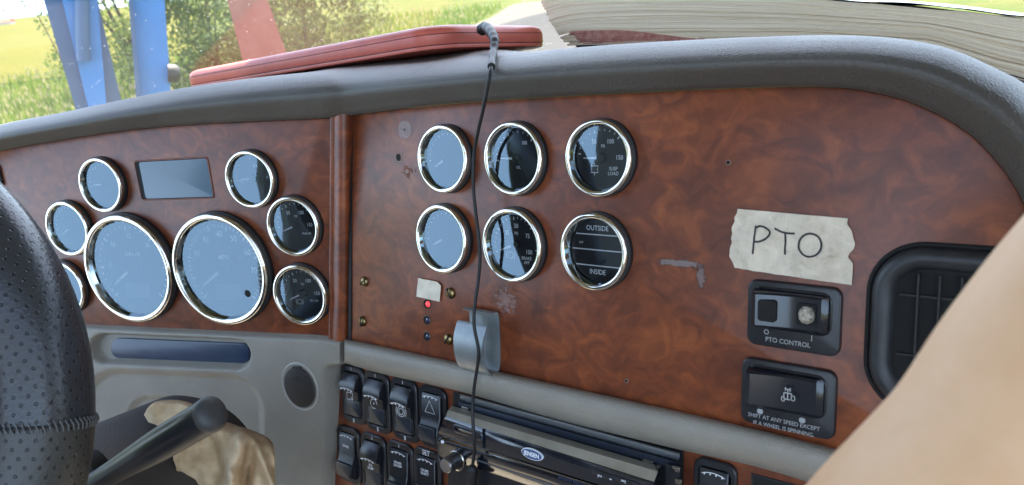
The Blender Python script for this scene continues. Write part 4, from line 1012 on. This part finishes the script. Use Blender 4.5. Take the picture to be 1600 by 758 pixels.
def block(t0, t1, nl, s0, s1, name, m, jit=.0007, back=.20, push=0, cap=True, seed=2, ns_=90, fray=.004, taper=0):
    rnd = random.Random(seed); s = MB(); s.uv = []; rows = []
    js = [rnd.uniform(-jit, jit) + (.0022 if rnd.random() < .12 else 0) for _ in range(nl + 1)]; fr_ = [rnd.uniform(0, fray) for _ in range(nl + 1)]
    for k in range(nl + 1):
        ttk = t0 + (t1 - t0) * k / nl
        for half in (0, 1):
            if k == nl and half: break
            for i in range(ns_ + 1):
                s_ = max(s0, 0) + (s1 - s0) * i / ns_
                se = s_ + (1 - i / ns_) ** 14 * fr_[k]; tt = ttk - taper * (t1 - t0) * k / nl * sm(.35, 1, i / ns_)
                x, y = bed(min(1, tt + half * (t1 - t0) / nl * .7), se)
                wob = 2.2 * noise.noise(Vector((s_ * 5, tt * 2.5, seed)))
                p = atz(x, y + wob, bz(x) - push + js[k] + .0007 * noise.noise(Vector((s_ * 6, k * .35, 1))) + (.004 + .012 * (1 - i / ns_)) * max(0, 1 - s_ * 14) * (1.2 - tt))
                s.v.append(p); s.uv.append((s_ * 3, tt + half * (t1 - t0) / nl * .7))
            rows.append(1)
    nrow = len(rows); n = ns_ + 1
    for r_ in range(nrow - 1):
        for i in range(ns_): s.f.append((r_ * n + i, r_ * n + i + 1, (r_ + 1) * n + i + 1, (r_ + 1) * n + i))
    # top, bottom and left side run back over the dash
    B = Vector((.06, back, -.01)); 
    base = len(s.v); last = (nrow - 1) * n
    for i in range(n): s.v.append(s.v[last + i] + B); s.uv.append((s.uv[last + i][0], 1.2))
    for i in range(ns_): s.f.append((last + i, last + i + 1, base + i + 1, base + i))
    b2_ = len(s.v)
    for r_ in range(nrow): s.v.append(s.v[r_ * n] + B); s.uv.append((5, s.uv[r_ * n][1]))
    for r_ in range(nrow - 1): s.f.append((r_ * n, (r_ + 1) * n, b2_ + r_ + 1, b2_ + r_))
    return s.build(name, m, bk, M=I4, ang=25)
block(.33, 1.0, 30, 0, 1, 'page_block', M_page, seed=2)
block(.13, .37, 6, .02, .27, 'red_section', M_redp, .0008, push=.0025, seed=4, fray=.01, taper=.85)
block(.06, .34, 12, .10, 1, 'page_block', M_page, seed=7, fray=0)
block(.10, .30, 5, 0, .26, 'page_block', M_page, .001, seed=8, fray=.012)
block(-.02, .12, 3, 0, 1, 'cover', M_cov, .001, push=-.002, seed=5, fray=.02)
# thin cover sheet on top
s = MB(); n = 60
for j in range(7):
    for i in range(n + 1):
        x, y = bed(1.02, i / n); q = atz(x, y - .5, bz(x) - .003) + Vector((.06, .20, -.01)) * (j / 6) + Vector((0, 0, .0015 + .004 * noise.noise(Vector((i * .13, j * .5, 0)))))
        s.v.append(q)
for j in range(6):
    for i in range(n): s.f.append((j * (n + 1) + i, j * (n + 1) + i + 1, (j + 1) * (n + 1) + i + 1, (j + 1) * (n + 1) + i))
s.build('cover', mat('top_cover', (.55, .54, .50), .22, var=(20, (.42, .42, .36), .08)), bk, M=I4, ang=60)

# ------------------------------------------------------------------ steering wheel
ZW = .48
cw = atz(-420, 668, ZW); nw = (CAM - cw).normalized(); nw = camdir(.06, .10, -1).normalized()
uw = (cx_ - nw * cx_.dot(nw)).normalized(); vw = nw.cross(uw)
Mw = Matrix((uw, vw, nw)).transposed().to_4x4(); Mw.translation = cw
tw = empty('steering_wheel', Mw, 'black leather steering wheel rim with perforations and a stitched seam', 'steering wheel', size=.05)
RW, rt = .1845, .033
def torus(a0, a1, n, m, r, rmaj, uvs=True, bulge=None):
    s = MB(); s.uv = []
    for i in range(n + 1):
        a = a0 + (a1 - a0) * i / n
        rr = r * (bulge(a) if bulge else 1)
        for k in range(m + 1):
            b_ = 2 * math.pi * k / m; q = rmaj + rr * math.cos(b_)
            s.v.append(Vector((q * math.cos(a), q * math.sin(a), rr * math.sin(b_)))); s.uv.append((a * rmaj * 100, b_ * r * 100))
    for i in range(n):
        for k in range(m): o = i * (m + 1) + k; s.f.append((o, o + m + 1, o + m + 2, o + 1))
    return s
def leather(name, base, perf, rough):
    m = mat(name, base, rough, bump=(520, .3, 'v', .0005)); t_ = m.node_tree; N = t_.nodes; L = t_.links; b_ = N['Principled BSDF']
    uv = N.new('ShaderNodeUVMap')
    def grid(off):
        mp = N.new('ShaderNodeMapping'); mp.inputs['Scale'].default_value = (1.0, 1.25, 1); mp.inputs['Location'].default_value = (off, off, 0); L.new(uv.outputs[0], mp.inputs[0])
        fr = N.new('ShaderNodeVectorMath'); fr.operation = 'FRACTION'; L.new(mp.outputs[0], fr.inputs[0])
        sb = N.new('ShaderNodeVectorMath'); sb.operation = 'SUBTRACT'; sb.inputs[1].default_value = (.5, .5, 0); L.new(fr.outputs[0], sb.inputs[0])
        ms = N.new('ShaderNodeVectorMath'); ms.operation = 'MULTIPLY'; ms.inputs[1].default_value = (1, .8, 0); L.new(sb.outputs[0], ms.inputs[0])
        le = N.new('ShaderNodeVectorMath'); le.operation = 'LENGTH'; L.new(ms.outputs[0], le.inputs[0]); return le.outputs['Value']
    mn = N.new('ShaderNodeMath'); mn.operation = 'MINIMUM'; L.new(grid(0), mn.inputs[0]); L.new(grid(.5), mn.inputs[1])
    mr = N.new('ShaderNodeMapRange'); mr.inputs[1].default_value = .075; mr.inputs[2].default_value = .115; L.new(mn.outputs[0], mr.inputs[0])
    mx = N.new('ShaderNodeMix'); mx.data_type = 'RGBA'; L.new(mr.outputs[0], mx.inputs[0]); mx.inputs[6].default_value = (*perf, 1); mx.inputs[7].default_value = (*base, 1); L.new(mx.outputs[2], b_.inputs['Base Color'])
    bp_ = N.new('ShaderNodeBump'); bp_.inputs['Strength'].default_value = 1; bp_.inputs['Distance'].default_value = .0003; L.new(mr.outputs[0], bp_.inputs['Height'])
    old = [l for l in L if l.to_socket == b_.inputs['Normal']][0].from_socket; L.new(old, bp_.inputs['Normal']); L.new(bp_.outputs[0], b_.inputs['Normal'])
    return m
SEAM = R(.6)
rm_ = torus(SEAM + .004, 2 * math.pi - .3, 260, 48, rt, RW).build('rim_cover', leather('perforated_leather', (.028, .029, .032), (.001, .001, .001), .29), tw, ang=80)
torus(SEAM - .3, SEAM - .004, 40, 48, rt * 1.01, RW).build('rim_cover', leather('perforated_leather_lower', (.036, .034, .031), (.002, .002, .002), .42), tw, ang=80)
s = MB(); bv, bf = lathe([(.0001, 0)], 3) if 0 else ([], [])
pts_ = [((RW + rt * math.cos(a * .131)) * math.cos(SEAM), (RW + rt * math.cos(a * .131)) * math.sin(SEAM), rt * math.sin(a * .131)) for a in range(49)]
s.add(*tube(pts_, .0011, 8)); s.build('seam', M_blackm, rm_)
s = MB()
for k in range(64):
    b_ = 2 * math.pi * k / 64; ps = []
    for j, da in ((0, -.016), (1, 0), (2, .016)):
        q = rt * (1.02 if j != 1 else 1.06); bb = b_ + (j - 1) * .04; ps.append(((RW + q * math.cos(bb)) * math.cos(SEAM + da), (RW + q * math.cos(bb)) * math.sin(SEAM + da), q * math.sin(bb)))
    s.add(*tube(ps, .0005, 5))
s.build('stitching', mat('grey_thread', (.10, .10, .10), .7), rm_)
MB().add(*lathe([(.07, -.03), (.07, .0), (.06, .012), (.0001, .018)], 48)).build('hub', M_blackm, tw)
for k in range(2):
    a = R(200 - 220 * k) if 0 else R(90 + 180 * k); MB().add(*tube([(.05 * math.cos(a), .05 * math.sin(a), -.01), ((RW - .02) * math.cos(a), (RW - .02) * math.sin(a), 0)], .014, 12)).build('spoke', M_blackm, tw)

# ------------------------------------------------------------------ steering column, stalk, rag
tc_ = empty('steering_column', Matrix.Translation(atz(190, 760, .60)), 'dark grey rounded steering column shroud', 'steering column', size=.05)
s = MB(); ax = camdir(-.45, -.15, -1).normalized(); c0 = atz(178, 800, .70); u_ = ax.orthogonal().normalized(); u_ = (camdir(1, 0, 0) - ax * ax.dot(camdir(1, 0, 0))).normalized(); v_ = u_.cross(ax); 
if v_.dot(cu_) < 0: v_ = -v_
n = 64; levels = [(-.10, 1.0), (0, 1), (.05, .985), (.07, .96), (.08, .90), (.084, .80), (.086, .3), (.086, .01)]
for d_, k in levels:
    for i in range(n):
        a = 2 * math.pi * i / n; ca, sa = math.cos(a), math.sin(a)
        ex = .82; X = abs(ca) ** ex * (1 if ca > 0 else -1) * .085 * k; Y = abs(sa) ** ex * (1 if sa > 0 else -1) * .076 * k
        s.v.append(c0 + ax * d_ + u_ * X + v_ * Y)
for k in range(len(levels) - 1):
    for i in range(n): j = (i + 1) % n; s.f.append((k * n + i, k * n + j, (k + 1) * n + j, (k + 1) * n + i))
s.build('shroud', M_col, tc_, M=I4, ang=50)
a_, b_ = atz(150, 738, .585), atz(110, 765, .575)
MB().add(*tube([a_ + ax * .0, a_ + ax * .012], [.019, .017], 24)).build('stalk_boot', M_hole, tc_, M=I4)
st = empty('stalk_lever', Matrix.Translation(atz(160, 745, .575)), 'black tapered column stalk lever with a rounded end cap', 'lever', size=.05)
e0, e1 = atz(118, 772, .585), atz(325, 650, .49)
dv = (e1 - e0); n_ = 22; pts_ = [e0 + dv * (i / n_) for i in range(n_ + 1)]; rad = [.0080 + .0030 * sm(.25, .75, i / n_) for i in range(n_ + 1)]
s = MB(); t_ = dv.normalized(); up = camdir(0, 1, 0); up = (up - t_ * up.dot(t_)).normalized(); sd2 = t_.cross(up); m_ = 48
for i, p in enumerate(pts_):
    u = i / n_
    for k in range(m_):
        a = 2 * math.pi * k / m_; g_ = 1 - .09 * sm(.25, .4, u) * (1 - sm(.86, .95, u)) * max(0, math.cos(6 * a)) ** 2
        s.v.append(p + (up * math.cos(a) * 1.05 + sd2 * math.sin(a) * .95) * rad[i] * g_)
for i in range(n_):
    for k in range(m_): j = (k + 1) % m_; s.f.append((i * m_ + k, i * m_ + j, (i + 1) * m_ + j, (i + 1) * m_ + k))
s.build('lever_grip', mat('lever_plastic', (.006, .008, .012), .42, spec=.25, bump=(600, .3, 'n', .0005)), st, M=I4, ang=60)
rE = rad[-1]; s = MB(); lv = [(1.0, 0), (1.03, .001), (1.03, .0035), (.97, .006), (.8, .008), (.4, .009), (.01, .0092)]
for k_, d_ in lv:
    for k in range(m_): a = 2 * math.pi * k / m_; s.v.append(e1 + t_ * d_ + (up * math.cos(a) * 1.05 + sd2 * math.sin(a) * .95) * rE * k_)
for i in range(len(lv) - 1):
    for k in range(m_): j = (k + 1) % m_; s.f.append((i * m_ + k, i * m_ + j, (i + 1) * m_ + j, (i + 1) * m_ + k))
s.build('end_cap', mat('cap_plastic', (.035, .034, .033), .55, bump=(500, .3, 'n', .0006)), st, M=I4, ang=60)

rg_ = empty('rag', Matrix.Translation(atz(350, 700, .68)), 'crumpled tan leather rag tucked behind the stalk lever', 'rag', size=.05)
top = crom([(225, 648), (236, 632), (256, 625), (290, 627), (320, 640), (345, 655), (368, 664), (398, 674), (420, 685), (428, 700), (430, 730)], 8)
bot = crom([(232, 660), (250, 668), (262, 690), (275, 730), (285, 790), (300, 860), (330, 900), (360, 920), (400, 920), (425, 880), (432, 800)], 8)
s = MB(); nc = len(top); nrw = 46
def ridge(x, x0, w_): return math.exp(-((x - x0) / w_) ** 2)
for j in range(nrw + 1):
    u = j / nrw
    for i in range(nc):
        x = top[i][0] * (1 - u) + bot[i][0] * u; y = top[i][1] * (1 - u) + bot[i][1] * u
        w1 = x + .25 * (y - 690)
        d = .016 * ridge(w1, 375 , 14) * sm(640, 700, y) + .012 * ridge(x - .4 * (y - 700), 402, 9) * sm(670, 720, y) + .010 * ridge(x + .5 * (y - 650), 300, 20)
        d += .008 * ridge(x, 345 + .3 * (y - 690), 10) - .014 * ridge(x + .1 * y, 392 + 70, 7) * sm(690, 740, y)
        d += .006 * noise.noise(Vector((x * .02, y * .02, 1))) + .003 * noise.noise(Vector((x * .06, y * .05, 4)))
        edge = min(i, nc - 1 - i) / 6.0; d -= .012 * max(0, 1 - edge) ** 2 + .014 * max(0, 1 - j / 3.5) ** 2
        d *= 1.5; s.v.append(atz(x, y, .682 - d))
for j in range(nrw):
    for i in range(nc - 1): o = j * nc + i; s.f.append((o, o + nc, o + nc + 1, o + 1))
ob = s.build('cloth', M_rag, rg_, M=I4, ang=80)
md = ob.modifiers.new('thick', 'SOLIDIFY'); md.thickness = .002; md.offset = -1

# ------------------------------------------------------------------ person: bare forearm at lower right
pn = []; rd_ = []
for (x, y, z, r_) in ((1085, 1330, .235, .030), (1200, 1185, .225, .0345), (1338, 1045, .215, .0385), (1472, 922, .208, .0420), (1640, 782, .204, .0455), (1762, 636, .202, .0475), (1880, 488, .205, .0480), (2020, 320, .215, .0470), (2190, 130, .235, .046), (2350, -40, .26, .048)):
    pn.append(tuple(atz(x, y, z)) + (r_,))
pc = crom(pn, 8); s = MB()
v, f_ = tube([p[:3] for p in pc], [p[3] for p in pc], 48)
s.add(v, f_)
prs = s.build('person', M_skin, None, ang=80)
tag(prs, 'bare tanned forearm of a person blurred across the lower right corner', 'person')

# ------------------------------------------------------------------ windshield and cab
ws = empty('windshield', Matrix.Translation((0, 1.25, 2.05)), 'dusty windshield glass speckled with dirt', 'windshield', size=.1)
M_ws = bpy.data.materials.new('dusty_glass'); M_ws.use_nodes = True; t_ = M_ws.node_tree; t_.nodes.remove(t_.nodes['Principled BSDF']); N = t_.nodes; L = t_.links
tr = N.new('ShaderNodeBsdfTransparent'); tr.inputs[0].default_value = (.93, .96, .96, 1); tl = N.new('ShaderNodeBsdfTranslucent'); tl.inputs[0].default_value = (.85, .88, .9, 1); gl = N.new('ShaderNodeBsdfGlossy'); gl.inputs[1].default_value = .02
fr = N.new('ShaderNodeFresnel'); fr.inputs[0].default_value = 1.45; m1 = N.new('ShaderNodeMixShader'); m2 = N.new('ShaderNodeMixShader')
tcn = N.new('ShaderNodeTexCoord'); vo = N.new('ShaderNodeTexVoronoi'); vo.inputs['Scale'].default_value = 150; vo.inputs['Randomness'].default_value = 1
mpw = N.new('ShaderNodeMapping'); mpw.inputs['Scale'].default_value = (1.3, 1, 1); L.new(tcn.outputs['Object'], mpw.inputs[0]); L.new(mpw.outputs[0], vo.inputs['Vector'])
mr = N.new('ShaderNodeMapRange'); mr.inputs[1].default_value = .16; mr.inputs[2].default_value = .08; mr.inputs[3].default_value = 0; mr.inputs[4].default_value = .16; L.new(vo.outputs['Distance'], mr.inputs[0])
sp = N.new('ShaderNodeSeparateColor'); L.new(vo.outputs['Color'], sp.inputs[0]); gt = N.new('ShaderNodeMath'); gt.operation = 'GREATER_THAN'; gt.inputs[1].default_value = .72; L.new(sp.outputs[0], gt.inputs[0])
mm = N.new('ShaderNodeMath'); mm.operation = 'MULTIPLY'; L.new(mr.outputs[0], mm.inputs[0]); L.new(gt.outputs[0], mm.inputs[1])
nz = N.new('ShaderNodeTexNoise'); nz.inputs['Scale'].default_value = 5; nz.inputs['Detail'].default_value = 5; L.new(tcn.outputs['Object'], nz.inputs['Vector'])
mz = N.new('ShaderNodeMapRange'); mz.inputs[1].default_value = .3; mz.inputs[2].default_value = .75; mz.inputs[3].default_value = .004; mz.inputs[4].default_value = .022; L.new(nz.outputs['Fac'], mz.inputs[0])
ad = N.new('ShaderNodeMath'); ad.operation = 'ADD'; ad.use_clamp = True; L.new(mm.outputs[0], ad.inputs[0]); L.new(mz.outputs[0], ad.inputs[1])
L.new(fr.outputs[0], m1.inputs[0]); L.new(tr.outputs[0], m1.inputs[1]); L.new(gl.outputs[0], m1.inputs[2]); L.new(ad.outputs[0], m2.inputs[0]); L.new(m1.outputs[0], m2.inputs[1]); L.new(tl.outputs[0], m2.inputs[2]); L.new(m2.outputs[0], N['Material Output'].inputs[0])
Mg = Matrix.Translation((0, 1.28, 1.85)) @ Matrix.Rotation(R(118), 4, 'X')
s = MB(); s.add([(-1.15, 0, 0), (1.35, 0, 0), (1.35, 1.2, 0), (-1.15, 1.2, 0)], [(0, 1, 2, 3)]); s.build('glass', M_ws, ws, M=Mg, smooth=False)
# cab: what the gauges mirror and what shades the dash
cb = empty('cab', Matrix.Translation((.1, 0, 1.0)), 'inside of the truck cab behind the camera', 'cab', kind='structure', size=.2)
XL, XR, YR, YF, ZF, ZR = -1.10, 1.35, -.75, 1.28, 1.0, 2.88
def cbx(nm, m, *b): MB().add(*box(*b)).build(nm, m, cb, M=I4, smooth=False)
cbx('roof', M_dark_int, XL, XR, -.25, .76, ZR, ZR + .05)   # ends short; the opening behind it is added to brighten the interior
cbx('sun_blocker', M_blackm, XL, XR, .74, 1.30, ZR + .055, ZR + .07)  # unseen overhang added to keep direct sun off the dash
cbx('rear_wall', M_dark_int, XL, XR, YR - .05, YR, ZF, 2.0); cbx('rear_wall', M_dark_int, XL, XR, YR - .05, YR, 2.75, ZR)
cbx('floor', M_dark_int, XL, XR, YR, YF, ZF - .05, ZF)
ZS, ZT = 1.80, 2.78
for nm, x0, x1, yb in (('door', XL - .05, XL, .235), ('door', XR, XR + .05, -.1)):
    cbx(nm, M_int, x0, x1, YR, YF, ZF, ZS)
    yt_ = yb - .05; MB().add([(x, y, z) for x in (x0, x1) for (y, z) in ((YR, ZS), (yb, ZS), (yt_, ZT), (YR, ZT))], [(0, 1, 2, 3), (7, 6, 5, 4), (0, 4, 5, 1), (1, 5, 6, 2), (2, 6, 7, 3), (3, 7, 4, 0)]).build('door_post', M_dark_int, cb, M=I4, smooth=False)
    cbx('door_header', M_dark_int, x0, x1, YR, .76, ZT, ZR)
cbx('firewall', M_dark_int, XL, XR, YF + .02, YF + .07, ZF, 1.83)
